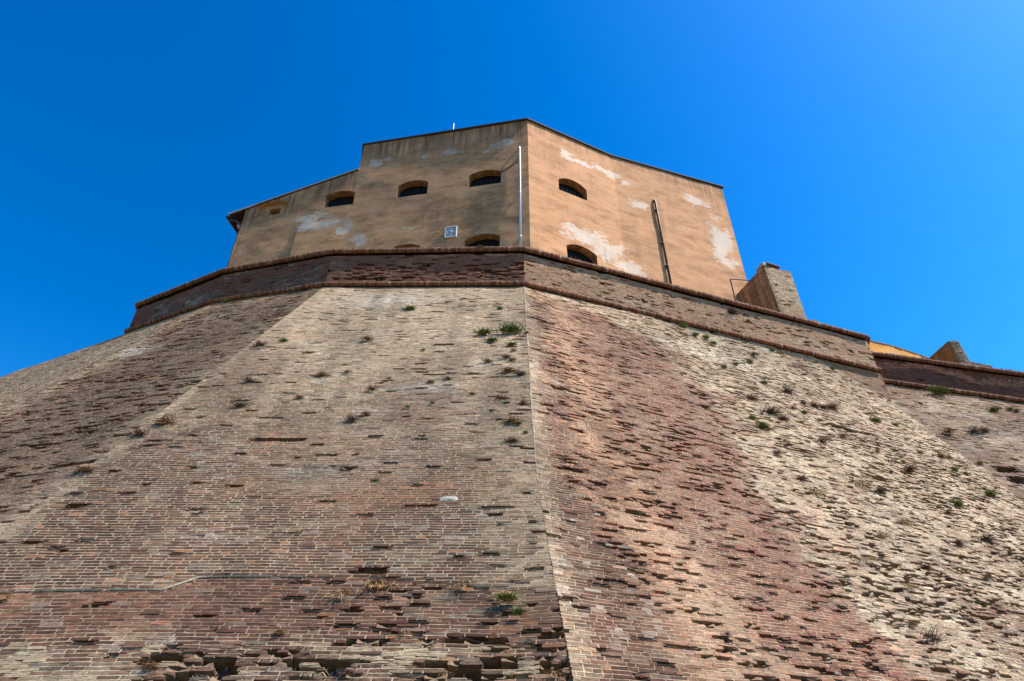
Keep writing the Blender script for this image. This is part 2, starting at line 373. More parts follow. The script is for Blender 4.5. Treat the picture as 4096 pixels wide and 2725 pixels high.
def brick_geo(br, sel, nu, nv):
    """vertices/faces/colours of the selected bricks as worn blocks: front grid + skirt"""
    fc, r, dv = br['fc'], br['r'], br['dv']; idx = np.nonzero(sel)[0]; n = len(idx)
    if not n: return np.zeros((0, 3)), np.zeros((0, 4), int), np.zeros((0, 3)), 0
    U0, U1, V, dep = (br[k][idx] for k in ('U0', 'U1', 'V', 'dep'))
    su, sv = np.linspace(0, 1, nu), np.linspace(0, 1, nv); hb = (.775 + .05 * r.random(n) - .05 * r.random(n)) * dv
    bu = (np.abs(su - .5) > .499)[None, None, :]; bv = (np.abs(sv - .5) > .499)[None, :, None]
    corner = (bu & bv).astype(float); border = (bu | bv).astype(float)
    er = br['f']['rg'][idx][:, None, None]
    u = U0[:, None, None] + (U1 - U0)[:, None, None] * su[None, None, :] + r.normal(0, .002, (n, nv, nu)) * (1 + 1.5 * er) - corner * (su - .5)[None, None, :] * (.004 + .012 * er)
    vs = (r.normal(0, .06, (n, 1, 1)) * (su - .5)[None, None, :]) * dv * .6
    v = V[:, None, None] + hb[:, None, None] * (sv - .5)[None, :, None] + vs + r.normal(0, .022, (n, nv, nu)) * dv * (1 + 1.2 * er) - corner * (sv - .5)[None, :, None] * dv * (.04 + .16 * er)
    d = dep[:, None, None] + r.normal(0, .0011, (n, nv, nu)) * (1 + 4 * er) - border * .0010 * (1 + 3 * er) - corner * r.random((n, nv, nu)) * (.002 + .010 * er)
    d = d + r.normal(0, .0012, (n, 1, 1)) * (sv - .5)[None, :, None] * 2 * (1 + 4 * er) + r.normal(0, .0015, (n, 1, 1)) * (su - .5)[None, None, :] * 2
    chip = (r.random((n, 1, 1)) < .06 + .3 * er) * (su[None, None, :] > .7) * border * r.random((n, 1, 1)) * .016
    d = d - chip
    rc = br['rec'][idx][:, None, None]; sg = np.sign(r.normal(0, 1, (n, 1, 1))); dd = dep[:, None, None]
    d = np.where(rc, d + dd * ((su - .5)[None, None, :] * 1.5 * sg + (sv - .5)[None, :, None] * 1.1), d)
    sc = br['scoop'][idx][:, None, None]; mid_ = np.clip(1 - np.abs(su - .5 + r.normal(0, .12, (n, 1))) * 1.7, .12, 1)[:, None, :]
    d = np.where(sc, -.008 - (.05 + .11 * r.random((n, 1, 1))) * sv[None, :, None] ** 1.3 * mid_ - .025 * mid_, d)
    v = np.where(sc, V[:, None, None] + dv * 1.06 * (sv - .5)[None, :, None], v); u = np.where(sc, u + (su - .5)[None, None, :] * .012, u)
    P = surf(fc, u, v, d)
    ring = [(0, i) for i in range(nu)] + [(j, nu - 1) for j in range(1, nv)] + [(nv - 1, i) for i in range(nu - 2, -1, -1)] + [(j, 0) for j in range(nv - 2, 0, -1)]
    rj, ri = A_([q[0] for q in ring]), A_([q[1] for q in ring])
    S = surf(fc, u[:, rj, ri], v[:, rj, ri], np.full((n, len(ring)), -.20))
    nf, ns = nu * nv, len(ring); per = nf + ns
    VV = np.concatenate([P.reshape(n, nf, 3), S], 1)
    F = [(j * nu + i, j * nu + i + 1, (j + 1) * nu + i + 1, (j + 1) * nu + i) for j in range(nv - 1) for i in range(nu - 1)]
    fl = rj * nu + ri
    F += [(fl[a], nf + a, nf + (a + 1) % ns, fl[(a + 1) % ns]) for a in range(ns)]
    F = A_(F); FF = (F[None] + (np.arange(n) * per)[:, None, None]).reshape(-1, 4)
    c = br['col'][idx][:, None, :] * np.exp(r.normal(0, .07, (n, per, 1)))
    return VV.reshape(-1, 3), FF, c.reshape(-1, 3), per
def joints_geo(br, rows, field, step):
    """bed joints, perpends and the rubble core behind the bricks of one face"""
    fc, r, dv = br['fc'], br['r'], br['dv']; n0 = 0; at = {}
    for q in rows: at[q[0]] = (n0, n0 + len(q[2])); n0 += len(q[2])
    VV, FF, CC, base = [], [], [], 0
    ks = sorted(set(at) | {k + 1 for k in at})
    def look(k, u):
        if k not in at: return np.zeros(len(u)), np.ones(len(u), bool)
        a, b = at[k]; i = np.clip(np.searchsorted(br['U1'][a:b], u), 0, b - a - 1) + a
        return br['dep'][i], br['miss'][i]
    for k in ks:
        rg = [at[j] for j in (k - 1, k) if j in at]
        ua = min(br['U0'][a] for a, b in rg) - .006; ub = max(br['U1'][b - 1] for a, b in rg) + .006
        m = max(2, int((ub - ua) / step) + 1); u = np.linspace(ua, ub, m); v = np.full(m, fc.V[0] + k * dv)
        P0 = fc.at(u, v); f = field(P0); d1, m1 = look(k - 1, u); d2, m2 = look(k, u)
        mm = f['mdep'] + r.normal(0, .0006, m) + .002 * (vn(P0 @ fc.d / .25, k * .9, 77) - .5)
        low = np.minimum(np.where(m1, 0, d1), np.where(m2, 0, d2))
        mm = np.minimum(mm + f['off'], low + .004); mm = np.where(m1, np.minimum(mm, -.03 - .06 * r.random(m)), np.where(m2, np.minimum(mm, -.005 - .01 * r.random(m)), mm)); mm = np.where(m1 & m2, -.21, mm)
        h = dv * (.135 + .015 * r.normal(0, 1, m))
        S = np.stack([surf(fc, u, v - h * 1.15, np.full(m, -.19)), surf(fc, u, v - h, np.where(m1, mm, np.minimum(d1 + f['mprd'], mm + .02))), surf(fc, u, v + h, mm + r.normal(0, .0006, m)), surf(fc, u, v + h * 1.15, np.full(m, -.19))], 1)
        VV.append(S.reshape(-1, 3)); i = np.arange(m - 1)[:, None] * 4 + base
        for a in range(3): FF.append(np.concatenate([i + a, i + 4 + a, i + 5 + a, i + 1 + a], 1))
        mc = mtones(f, m, r); mc = lerp(mc, EARTH, (np.where(m1, .9, np.where(m2, .35, 0)))[:, None]); ec = np.repeat(EARTH[None], m, 0); CC.append(np.stack([ec, mc, mc, ec], 1).reshape(-1, 3)); base += m * 4  # inner strip edges and hole rims browned to paint cavity shade
    # perpends
    same = (br['K'][1:] == br['K'][:-1]); i = np.nonzero(same)[0]
    ua, ub, v = br['U1'][i] - .006, br['U0'][i + 1] + .006, br['V'][i]; f = field(br['P'][i]); n = len(i)
    ml = np.minimum(f['mdep'] + f['off'] + r.normal(0, .003, n), np.minimum(br['dep'][i], br['dep'][i + 1]) + .003); ml = np.where(br['miss'][i] | br['miss'][i + 1], -.15, ml)
    hh = dv * .47
    S = np.stack([surf(fc, ua, v - hh, ml), surf(fc, ub, v - hh, ml), surf(fc, ub, v + hh, ml), surf(fc, ua, v + hh, ml)], 1)
    VV.append(S.reshape(-1, 3)); FF.append((np.arange(n) * 4)[:, None] + A_([[0, 1, 2, 3]]) + base); base += 4 * n; CC.append(np.repeat(mtones(f, n, r), 4, 0))
    # core, dark brown that paints shade at the back of holes
    gv = np.linspace(fc.V[0], fc.V[-1], 50); gu = np.linspace(0, 1, 70); a, b = fc.ends(gv); ln = np.linalg.norm(b - a, axis=1)
    u = gu[None, :] * ln[:, None]; v = np.repeat(gv[:, None], 70, 1); S = surf(fc, u, v, np.full(u.shape, -.185) - .02 * r.random(u.shape))
    VV.append(S.reshape(-1, 3)); j, i = np.meshgrid(np.arange(49), np.arange(69), indexing='ij'); q = (j * 70 + i).reshape(-1, 1) + base
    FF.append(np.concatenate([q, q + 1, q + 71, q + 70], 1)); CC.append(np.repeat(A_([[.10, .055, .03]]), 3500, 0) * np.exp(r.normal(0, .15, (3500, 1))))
    return np.concatenate(VV), np.concatenate(FF), np.concatenate(CC)
class Pile:
    def __init__(s): s.V, s.F, s.C, s.n = [], [], [], 0
    def add(s, V, F, C):
        if len(V): s.V.append(V); s.F.append(F + s.n); s.C.append(C); s.n += len(V)
    def build(s, name, mat, parent):
        return link(name, mesh_np(name, np.concatenate(s.V), np.concatenate(s.F), np.concatenate(s.C)), mat, parent)
def wall(parent, jobs, singles, name_stuff='brickwork'):
    """jobs: (face, field, options); the 'singles' bricks that show largest become parts of their own"""
    laid = []
    for fc, field, kw in jobs:
        br, rows = lay(fc, field, **kw); laid.append((br, rows, field))
    size = []
    for i, (br, _, _) in enumerate(laid):
        sx, sy, d = screen(br['P']); ar = (br['U1'] - br['U0']) / d ** 2; ar = np.where((np.abs(sx) < .97) & (np.abs(sy) < .97) & ~br['miss'], ar, 0)
        size += [(a, i, j) for j, a in enumerate(ar) if a > 0]
    size.sort(reverse=True); picked = [set() for _ in laid]
    for a, i, j in size[:singles]: picked[i].add(j)
    pb, pm = Pile(), Pile()
    for (br, rows, field), pk in zip(laid, picked):
        one = np.zeros(len(br['K']), bool); one[list(pk)] = True; keep = (~br['miss'] | br['scoop']) & ~one; near = br['D'] < 14.5
        V, F, C, _ = brick_geo(br, keep & near, 5, 3); pb.add(V, F, C)
        V, F, C, _ = brick_geo(br, keep & ~near, 3, 2); pb.add(V, F, C)
        V, F, C, per = brick_geo(br, one, 5, 3); nb = len(V) // per if per else 0; nq = len(F) // nb if nb else 0
        for b in range(nb):
            me = mesh_np('brick', V[b * per:(b + 1) * per], F[:nq], C[b * per:(b + 1) * per]); link('brick', me, M_BRICK, parent)
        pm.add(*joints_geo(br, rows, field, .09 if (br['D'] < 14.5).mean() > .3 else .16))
    tag(pb.build(name_stuff, M_BRICK, parent), kind='stuff')
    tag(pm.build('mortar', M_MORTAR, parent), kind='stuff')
    return laid
def Z(n): return np.zeros(n)
def fdict(P, **kw):
    n = P.shape[0]; f = dict(wash=Z(n), white=Z(n), dark=Z(n), org=Z(n), red=Z(n), er=Z(n) + .15, mdep=Z(n) - .0004, mpale=Z(n) + .9, off=Z(n), smear=Z(n) + .25, mprd=Z(n) + .0008, rg=None, deep=Z(n)); f.update(kw); f['rg'] = .4 * f['er'] if f['rg'] is None else f['rg']; return f
def blob(x, z, cx, cz, rx, rz, s=0):
    return np.clip(1.25 - np.sqrt(((x - cx) / rx) ** 2 + ((z - cz) / rz) ** 2) + (fbm(x / (rx * .6), z / (rz * .6), 31 + s, 3) - .5) * 1.1, 0, 1)

# ---- weathering of each face, plus shade toned into the dim parapets (x = position along the face, z = height)
def f_mid(P):
    x, z = P[:, 0], P[:, 2]
    streak = fbm(x / .55, z / 7.0, 3, 4); big = fbm(x / 2.2, z / 2.6, 8, 4)
    wash = np.clip(sst(7.3, 14.2, z + 5.5 * (big - .5) + 3.0 * (streak - .5)) * .72 + .05, 0, 1)
    wash = np.maximum(wash, .62 * sst(-.95, .1, x + .5 * (big - .5)) * sst(3.3, 4.6, z))
    x1 = np.interp(z, EDGE_V, R1[:, 0]); wash = np.maximum(wash, .75 * sst(.55, .05, x - x1 + .4 * (big - .5)))
    white = .75 * blob(x, z, -4.0, 15.9, 1.9, .75) + .6 * blob(x, z, -2.0, 10.15, .9, .28, 3) + .22 * blob(x, z, -3.0, 7.0, 1.2, .6, 4) + .3 * sst(.62, .8, vn(x / .13, z / .07, 5)) * sst(.5, .66, fbm(x / 1.1, z / .8, 66, 3))
    dark = .85 * sst(.50, .72, fbm(x / 1.25, z / 2.2, 21, 4)) * (1 - .6 * sst(13.5, 16, z)) * (.35 + .65 * sst(3.3, 5.4, z)) + .5 * sst(.5, .7, streak) + .35 * sst(.5, .7, fbm(x / .3, z / 4.5, 27, 3)) * sst(14, 11, z)
    dark = dark + .7 * blob(x, z, -3.7, 7.3, 1.6, 1.2, 9) + .5 * blob(x, z, -2.0, 9.6, 1.3, .5, 12) + .45 * blob(x, z, -1.6, 6.3, 1.2, 1.4, 15) + .45 * sst(11.5, 8, z)
    seam = np.interp(x, [-8, -4.85, -4.45, -2.2, 0, .6], [4.42, 4.46, 4.68, 4.72, 4.5, 4.4])
    low = sst(.03, -.03, z - seam)
    red = np.clip(.12 + .12 * low + .35 * blob(x, z, -5.6, 4.9, .5, 1.2, 2) + .3 * sst(.55, .7, fbm(x / .9, z / .7, 14, 3)), 0, 1)
    er = .04 + .26 * sst(.5, .75, fbm(x / 1.4, z / .8, 44, 3)) + .62 * sst(3.95, 3.45, z + .35 * (big - .5)) * sst(-5.0, -4.2, x) + .3 * low * sst(.5, .7, fbm(x / .6, z / .3, 6, 3))
    org = .35 * sst(.6, .75, fbm(x / 1.5, z / 1.3, 91, 3)) + .5 * low * sst(-4.6, -5.2, x) * sst(4.2, 4.4, z)
    mp = .95 - .45 * low * sst(3.6, 3.9, z) - .25 * sst(.5, .7, fbm(x / 1.7, z / 1.5, 19, 3))
    return fdict(P, wash=wash * (1 - .7 * low) + .22 * sst(3.8, 3.4, z), white=np.clip(white, 0, 1), dark=np.clip(dark, 0, .85), red=red, er=np.clip(er, 0, 1), org=org, mpale=np.clip(mp, 0, 1),
                 off=-.014 * low, mdep=.0002 - .003 * er - .0008 * low, rg=.08 + .55 * sst(4.0, 3.5, z) * er + .15 * er, smear=.25 + .75 * sst(3.9, 3.5, z) + .3 * wash)
def f_left(P):
    x, z = P[:, 0], P[:, 2]; t = P @ D2; big = fbm(t / 1.8, z / 2.2, 28, 4)
    x1 = np.interp(z, EDGE_V, R1[:, 0]); x2 = np.interp(z, EDGE_V, R2[:, 0]); a = (x - x2) / (x1 - x2)
    wash = .12 + .55 * sst(.16, .0, a + .15 * (big - .5)) + .5 * sst(.86, 1.0, a + .12 * (big - .5)) + .35 * sst(15.8, 17, z) + .3 * sst(7.5, 5.5, z)
    white = .9 * blob(x, z, -11.1, 13.3, .9, .4, 40) + .5 * blob(x, z, -9.6, 15.5, .7, .5, 41)
    dark = .32 + .5 * sst(.36, .62, big) * sst(.05, .3, a)
    er = .30 + .35 * sst(.45, .7, fbm(t / 1.2, z / .7, 45, 3))
    return fdict(P, wash=np.clip(wash, 0, 1), white=np.clip(white, 0, 1), dark=np.clip(dark, 0, .85), red=.35 + Z(len(x)), er=er, mpale=np.clip(.6 + .3 * big, 0, 1), org=.3 * sst(.25, 0, a), mdep=-.001 + Z(len(x)), rg=.2 + Z(len(x)))
def f_far(P):
    x, z = P[:, 0], P[:, 2]; t = P @ D3; big = fbm(t / 1.6, z / 1.4, 58, 4)
    return fdict(P, wash=np.clip(.45 + .55 * big, 0, 1), org=.6 * sst(.40, .60, fbm(t / 1.1, z / .8, 57, 3)), dark=.5 * sst(.55, .8, big), red=.4 + Z(len(x)), er=.25 + Z(len(x)))
def f_right(P):
    U, z = (P - C0) @ DR, P[:, 2]; big = fbm(U / 1.7, z / 2.6, 70, 4); fine = fbm(U / .7, z / 1.2, 71, 3); U_ = U + 1.8 * (big - .5) + 1.3 * (fine - .5)
    uo = np.interp(z, [4, 8, 11, 15.4], [-.5, -.35, .15, .8]); ub = np.interp(z, [3.5, 7, 10.5, 12.7, 15, 16.1, 17.2], [3.45, 3.6, 4.28, 4.6, 4.9, 3.0, 1.0])
    wz = sst(-.8, .9, U_ - ub)                                    # lime-washed zone
    orange = np.exp(-((U_ - uo) / .62) ** 2) * (1 - wz) * (.55 + .45 * sst(.35, .6, fine)) + .55 * sst(15.6, 16.8, z + .8 * (big - .5)) * sst(6, 2, U)
    left = sst(.2, -.5, U_ - uo)
    edge = sst(.45, .08, np.hypot(P[:, 0] - np.interp(z, EDGE_V, R0[:, 0]), P[:, 1] - np.interp(z, EDGE_V, R0[:, 1])))
    wash = wz * (.46 + .5 * fine) + .25 * orange + .5 * edge + .3 * np.exp(-((U_ - (uo + .45)) / .4) ** 2) * sst(6.5, 4.5, z)
    wash = wash - .22 * wz * sst(9, 5, z) * sst(.35, .6, big) - .35 * wz * sst(.5, .7, fbm(U / .9, z / .6, 83, 3))
    white = .16 * wz * sst(.45, .7, fine) + .45 * blob(U, z, 8, 15.4, 4, .8, 60) * wz + .5 * sst(.7, .85, vn(U / .16, z / .07, 15)) * left * sst(.4, .6, big)
    dark = (.55 * left + .3 * (1 - wz)) * sst(.42, .7, fbm(U / 1.3, z / 1.9, 72, 4)) + .30 * wz * sst(.55, .75, fbm(U / 1.6, z / .9, 73, 4))
    red = (1 - wz) * np.clip(.85 - .5 * left, 0, 1) + .2 * wz
    er = .24 + .38 * sst(.4, .65, fbm(U / 1.1, z / .8, 74, 3)) * (1 - wz) + wz * (.30 + .46 * sst(.4, .62, fbm(U / 2.2, z / 1.5, 75, 3)) * sst(14.5, 11, z)) * .85
    pat = blob(U, z, 4.3, 7.3, .55, 1.3, 88); er = er * (1 - .5 * edge) * (1 - .85 * pat)
    org = np.clip(orange, 0, 1) + .55 * pat + .16 * wz * sst(.5, .7, fbm(U / 1.0, z / .8, 79, 3)) + .3 * sst(9, 13, U) * sst(.4, .6, fine)
    return fdict(P, wash=np.clip(wash, 0, 1), white=np.clip(white, 0, 1), dark=np.clip(dark, 0, .8), red=red, er=np.clip(er, 0, 1), org=np.clip(org, 0, 1), mdep=-.0008 - .003 * wz - .002 * er, mprd=.0008 - .003 * wz, rg=.13 + .24 * wz, smear=.3 + .5 * wz, mpale=np.clip(.45 + .45 * wz + .35 * orange + .4 * edge + .3 * sst(.5, .7, fine), 0, 1))
def f_apron(P):
    n = len(P); q = fbm(P[:, 0] / .7, P[:, 2] / .4, 11, 3); return fdict(P, wash=.25 * q, red=.5 + Z(n), org=.45 * q, er=.2 + Z(n), mpale=.6 + Z(n))
def f_pmid(P):
    x, z = P[:, 0], P[:, 2]; q = fbm(x / .9, z / .35, 101, 3)
    rough_ = sst(18.45, 18.2, z + .5 * (q - .5)) * sst(-6.6, -6.2, x)
    return fdict(P, wash=.06 + .35 * sst(.55, .7, q), red=.75 + Z(len(x)), dark=.25 * sst(.4, .7, fbm(x / .6, z / .5, 105, 3)), er=.12 + .55 * rough_, off=.02 * rough_, mpale=.15 + .3 * q, org=.08 + Z(len(x)), deep=.6 + Z(len(x)))
def f_pleft(P):
    x, z = P[:, 0], P[:, 2]; q = fbm(x / .9, z / .3, 111, 3)
    return fdict(P, wash=.12 * sst(.5, .7, q), white=.45 * sst(.60, .74, fbm(x / .5, z / .2, 113, 3)), red=.45 + Z(len(x)), dark=.25 + .35 * sst(.35, .65, q), er=.08 + Z(len(x)), mpale=.2 + .3 * q, deep=.9 * sst(.68, .5, q))  # deep tone puts shade into the brick colour
def f_pright(P):
    U, z = (P - C0) @ DR, P[:, 2]; q = fbm(U / 1.2, z / .5, 121, 4)
    return fdict(P, wash=np.clip(.08 + .3 * sst(.4, .7, q) + .16 * sst(8, 14, U), 0, 1), red=.6 + Z(len(U)), org=np.clip(.46 + .35 * sst(.45, .65, fbm(U / .8, z / .4, 123, 3)), 0, 1), dark=.2 * sst(.55, .75, fbm(U / .9, z / .5, 125, 3)), er=.22 + .25 * sst(.5, .7, q), rg=.16 + Z(len(U)), mdep=-.002 + Z(len(U)), mpale=.75 + Z(len(U)))
def f_flank(P):
    x, z = P[:, 0], P[:, 2]; q = fbm(x / 1.3, z / 1.1, 131, 4)
    return fdict(P, wash=np.clip(.20 + .45 * sst(.35, .65, q), 0, 1), white=.35 * sst(.5, .7, fbm(x / .8, z / .6, 133, 3)), dark=.6 * sst(.45, .7, fbm(x / 1.5, z / 1.2, 135, 3)) * sst(16.5, 13.5, z) + .15, red=.5 + Z(len(x)), er=.3 + .25 * sst(.45, .7, q), rg=.2 + Z(len(x)), mdep=-.003 + Z(len(x)), mpale=.7 + Z(len(x)))
def f_flpar(P):
    x, z = P[:, 0], P[:, 2]; q = fbm(x / .9, z / .3, 141, 3)
    return fdict(P, wash=.05 * q, white=.18 * sst(.62, .75, q), red=.75 + Z(len(x)), dark=.42 + .2 * q, er=.06 + Z(len(x)), mpale=.1 + Z(len(x)), deep=.85 + Z(len(x)))  # dark and deep lower the albedo to deepen this band's shade
SLOTS = [('mid',-4.58,12.01,8.05,.52,2),('mid',-1.89,13.76,10.77,.16,1),('mid',-1.44,13.77,10.79,.19,1),('mid',-.94,13.76,10.79,.18,2),('mid',-1.82,14.86,12.46,.15,2),('mid',.10,15.08,12.81,.19,1.5),
 ('mid',-3.48,8.94,3.33,.18,4.2),('mid',-2.63,8.93,3.33,.15,3.2),('mid',-2.19,8.96,3.39,.22,2.2),('mid',-3.92,8.85,3.19,.18,3),('mid',-2.05,8.95,3.27,.16,2.4),('mid',-.97,8.95,3.38,.1,2),('mid',-.68,8.91,3.31,.15,3),
 ('mid',-.45,8.87,3.22,.13,3),('mid',-.20,8.96,3.39,.16,2),('mid',-.77,9.16,3.70,.12,2),('mid',-.27,9.15,3.69,.21,2),('mid',.43,9.20,3.77,.16,2),('mid',-2.09,9.12,3.62,.20,1.2),('mid',.70,8.95,3.37,.08,2),('mid',-4.25,9.0,3.41,.19,2),
 ('left',-8.17,11.70,7.39,.54,2.5),('right',1.10,11.75,7.28,.18,2),('right',1.07,13.79,10.43,.24,1.4),('right',1.51,13.97,10.42,.30,1.4),('right',1.12,16.43,14.45,.26,1.4),('right',2.25,11.63,6.38,.23,1.4),('right',2.72,12.74,7.76,.43,1.4),
 ('mid',-2.01,9.89,4.81,.24,1.3),('left',-7.9,12.3,8.25,.2,2),('mid',-7.27,10.79,6.15,.18,2),('right',10.64,18.98,12.16,.9,2.2),('flank',16.31,20.35,11.06,.3,7),('flank',16.4,20.63,11.6,.35,6),
 ('par_mid',-6.48,18.0,17.98,.07,2),('par_mid',-3.13,18.0,18.18,.08,2),('par_mid',-4.09,18.0,17.5,.08,2),('par_mid',.28,17.96,18.29,.09,2),('par_left',-9.55,18.66,18.14,.08,2),('par_right',5.97,19.98,18.04,.10,2.2),('par_right',8.55,20.93,18.44,.10,2),('par_right',11.33,21.94,18.09,.09,2),('par_right',14.0,22.92,18.01,.2,2)]

# ---------------------------------------------------------------- the bastion
bastion = tag(empty('bastion', (0.4, 12.0, 0)), 'huge sloping red brick bastion with a parapet band filling the foreground', 'bastion')
wall(bastion, [
    (scarp_mid, f_mid, dict(slots=SLOTS, vlo=1.4, seed=1)), (scarp_left, f_left, dict(slots=SLOTS, vlo=3.0, seed=2)), (scarp_far, f_far, dict(vlo=8.0, seed=3)),
    (scarp_right, f_right, dict(slots=SLOTS, vlo=1.4, seed=4, rough=1.5, head=.55)), (apron, f_apron, dict(seed=9)),
    (par_mid, f_pmid, dict(slots=SLOTS, seed=5, rough=1.6)), (par_left, f_pleft, dict(slots=SLOTS, seed=6)), (par_far, f_pleft, dict(seed=7)), (par_right, f_pright, dict(slots=SLOTS, seed=8, rough=1.2))], 300)
PROF = [(-.3, -.95), (.35, -.92), (.72, -.7), (.95, -.35), (1.0, .08), (.92, .5), (.6, .9), (-.3, 1.0)]
def roll(parent, name, path, r_, out, seed, skip=.012):
    """half-round string course of moulded bricks set on end along a wall; path = points on the wall face"""
    r = np.random.default_rng(seed); bk, mo = Pile(), Pile(); ang = np.linspace(-math.pi * .55, math.pi * .55, 8)
    for p, q in zip(path[:-1], path[1:]):
        d = unit(q - p); n = hn(unit(d * [1, 1, 0])); L = np.linalg.norm(q - p); m = int(L / .068); up = np.cross(n, d); up = up if up[2] > 0 else -up
        u = (np.arange(m) + .5) * L / m; rr = r_ * (1 + r.normal(0, .02, m)) ; sh = r.normal(0, .003, m); w = L / m * .5 * (.84 + .1 * r.random(m)); gone = r.random(m) < skip
        for i in range(m):
            if gone[i]: continue
            prof = [n * (out + rr[i] * a + sh[i]) + up * (rr[i] * b_ + sh[i] * .5) for a, b_ in PROF]
            V = [p + d * (u[i] + s * w[i]) + pr + r.normal(0, .003, 3) for s in (-1, 1) for pr in prof] + [p + d * (u[i] + s * w[i]) + n * (out - .02) for s in (-1, 1)]
            F = [(a, a + 1, 9 + a, 8 + a) for a in range(7)] + [(16, a, a + 1, a + 2) for a in (0, 2, 4)] + [(17, 8 + a + 2, 8 + a + 1, 8 + a) for a in (0, 2, 4)]
            c = lerp(A_([.12, .045, .022]), A_([.24, .11, .062]), r.random()) * math.exp(r.normal(0, .15))
            bk.add(A_(V), A_(F), np.repeat(c[None], 18, 0))
        prof = [n * (out + (r_ - .012) * a) + up * (r_ - .012) * b_ for a, b_ in PROF]; st = np.linspace(0, L, max(2, int(L / .4)))
        V = A_([p + d * s + pr for s in st for pr in prof]); i = np.arange(len(st) - 1)[:, None] * 8
        mo.add(V, np.concatenate([np.concatenate([i + a, i + a + 1, i + a + 9, i + a + 8], 1) for a in range(7)]), np.repeat(A_([[.34, .26, .18]]), len(V), 0))
    tag(bk.build(name, M_BRICK, parent), kind='stuff'); tag(mo.build(name + '_mortar', M_MORTAR, parent), kind='stuff')
def coping(parent, name, path, z0, h, seed, set_out=.03, back=.30, pale=.0):
    """bricks on edge along the wall head"""
    r = np.random.default_rng(seed); bk = Pile()
    for p, q in zip(path[:-1], path[1:]):
        d = unit(q - p); n = hn(unit(d * [1, 1, 0])); L = np.linalg.norm(q - p); m = int(L / .071); up = np.cross(n, d); up = up if up[2] > 0 else -up
        for i in range(m):
            if r.random() < .025: continue
            hh = h * (1 + r.normal(0, .07)) - (r.random() < .08) * h * .3; so = set_out + r.normal(0, .007); c0 = p + d * ((i + .5) * L / m) + up * z0
            w = L / m * .5 * (.86 + .1 * r.random()); V = [c0 + d * s * w + n * o + up * (b * hh) + r.normal(0, .003, 3) for b in (0, 1) for o in (so, -back) for s in (-1, 1)]
            c = lerp(lerp(A_([.11, .045, .035]), A_([.24, .11, .07]), r.random()), A_([.40, .34, .27]), (r.random() < .2) * .7 + pale * r.random())
            bk.add(A_(V), A_([(0, 1, 5, 4), (0, 4, 6, 2), (1, 3, 7, 5), (4, 5, 7, 6), (2, 6, 7, 3)]), np.repeat(c[None], 8, 0) * np.exp(r.normal(0, .1, (8, 1))))
        V = A_([p + up * (z0 - .02) + n * (set_out - .015), q + up * (z0 - .02) + n * (set_out - .015), q + up * (z0 + h * .93) + n * (set_out - .015), p + up * (z0 + h * .93) + n * (set_out - .015),
                q + up * (z0 + h * .93) - n * back, p + up * (z0 + h * .93) - n * back, q + up * (z0 - .6) - n * back, p + up * (z0 - .6) - n * back])
        bk.add(V, A_([(0, 1, 2, 3), (3, 2, 4, 5), (5, 4, 6, 7)]), np.repeat(A_([[.33, .26, .19]]), 8, 0))
    tag(bk.build(name, M_BRICK, parent), kind='stuff')
zr = lambda P, z: A_([P[0], P[1], z])
BACK3 = C3 + A_([2.2, 5.0, 0])
roll(bastion, 'lower_string_course', [zr(BACK3, 17.3), zr(C3, 17.3), zr(C2, 17.3), zr(C1, 17.3), zr(C0, 17.3), zr(C4, 17.3), zr(C4 + A_([1.5, 4.5, 0]), 17.3)], .085, .06, 31)
up_path = [zr(BACK3, 18.6), zr(C3, 18.56), zr(C2, 18.73), zr(C1, 18.85), zr(C0, 18.95), zr(C4, 18.97), zr(C4 + A_([1.5, 4.5, 0]), 18.97)]
roll(bastion, 'upper_string_course', up_path, .088, .075, 32)
coping(bastion, 'coping', up_path, .07, .13, 33)
# solid core: rampart fill behind the faces
m = MB()
ring_top = [zr(BACK3, 18.55), zr(C3 - hn(D3) * .3, 18.6), zr(C2 - hn(D2) * .3, 18.72), zr(C1 - hn(D1) * .3, 18.85), zr(C0 - NR * .3, 18.95), zr(C4 - NR * .3, 18.97), zr(C4 + A_([1.2, 4.5, 0]), 18.97), A_([12.0, 36, 18.9]), A_([-12.0, 36, 18.6])]
m.add(ring_top, [tuple(range(len(ring_top)))])
for a, b in zip(ring_top, ring_top[1:] + ring_top[:1]): m.add([a, b, zr(b, 14.5), zr(a, 14.5)], [(0, 1, 2, 3)])
m.build('rampart_fill', M_GROUND, bastion)
M_BRICKTEX, nt, b = mat_new('brick_out_of_sight')
bt = nd(nt, 'ShaderNodeTexBrick'); bt.inputs['Scale'].default_value = 3.6; bt.inputs['Color1'].default_value = (.22, .1, .07, 1); bt.inputs['Color2'].default_value = (.14, .07, .055, 1); bt.inputs['Mortar'].default_value = (.36, .3, .22, 1)
nt.links.new(bt.outputs[0], b.inputs['Base Color'])
def sheet(quads, nm):                                                # faces turning away at both ends
    m = MB()
    for q in quads: m.add(q, [(0, 1, 2, 3)])
    m.build(nm, M_BRICKTEX, bastion)
e = C4 + A_([1.5, 4.5, 0]); sheet([[zr(C4, 15.7) - NR * .05, zr(C4, 19.0) - NR * .05, zr(e, 19.0), zr(e, 15.7)]], 'parapet_return')
w_ = [k for k in range(len(VZ) - 1) if VZ[k] < 15.8]
m = MB(); V = []
for k in w_ + [w_[-1] + 1]: V += [R4z[k] - NR * .06, R4z[k] + A_([2.4, 6, 0])]
m.add(V, [(2 * k, 2 * k + 1, 2 * k + 3, 2 * k + 2) for k in range(len(w_))]); m.build('scarp_return', M_BRICKTEX, bastion)
sheet([[zr(C3, 17.1), zr(C3, 18.7), zr(BACK3, 18.7), zr(BACK3, 17.1)]], 'parapet_return')
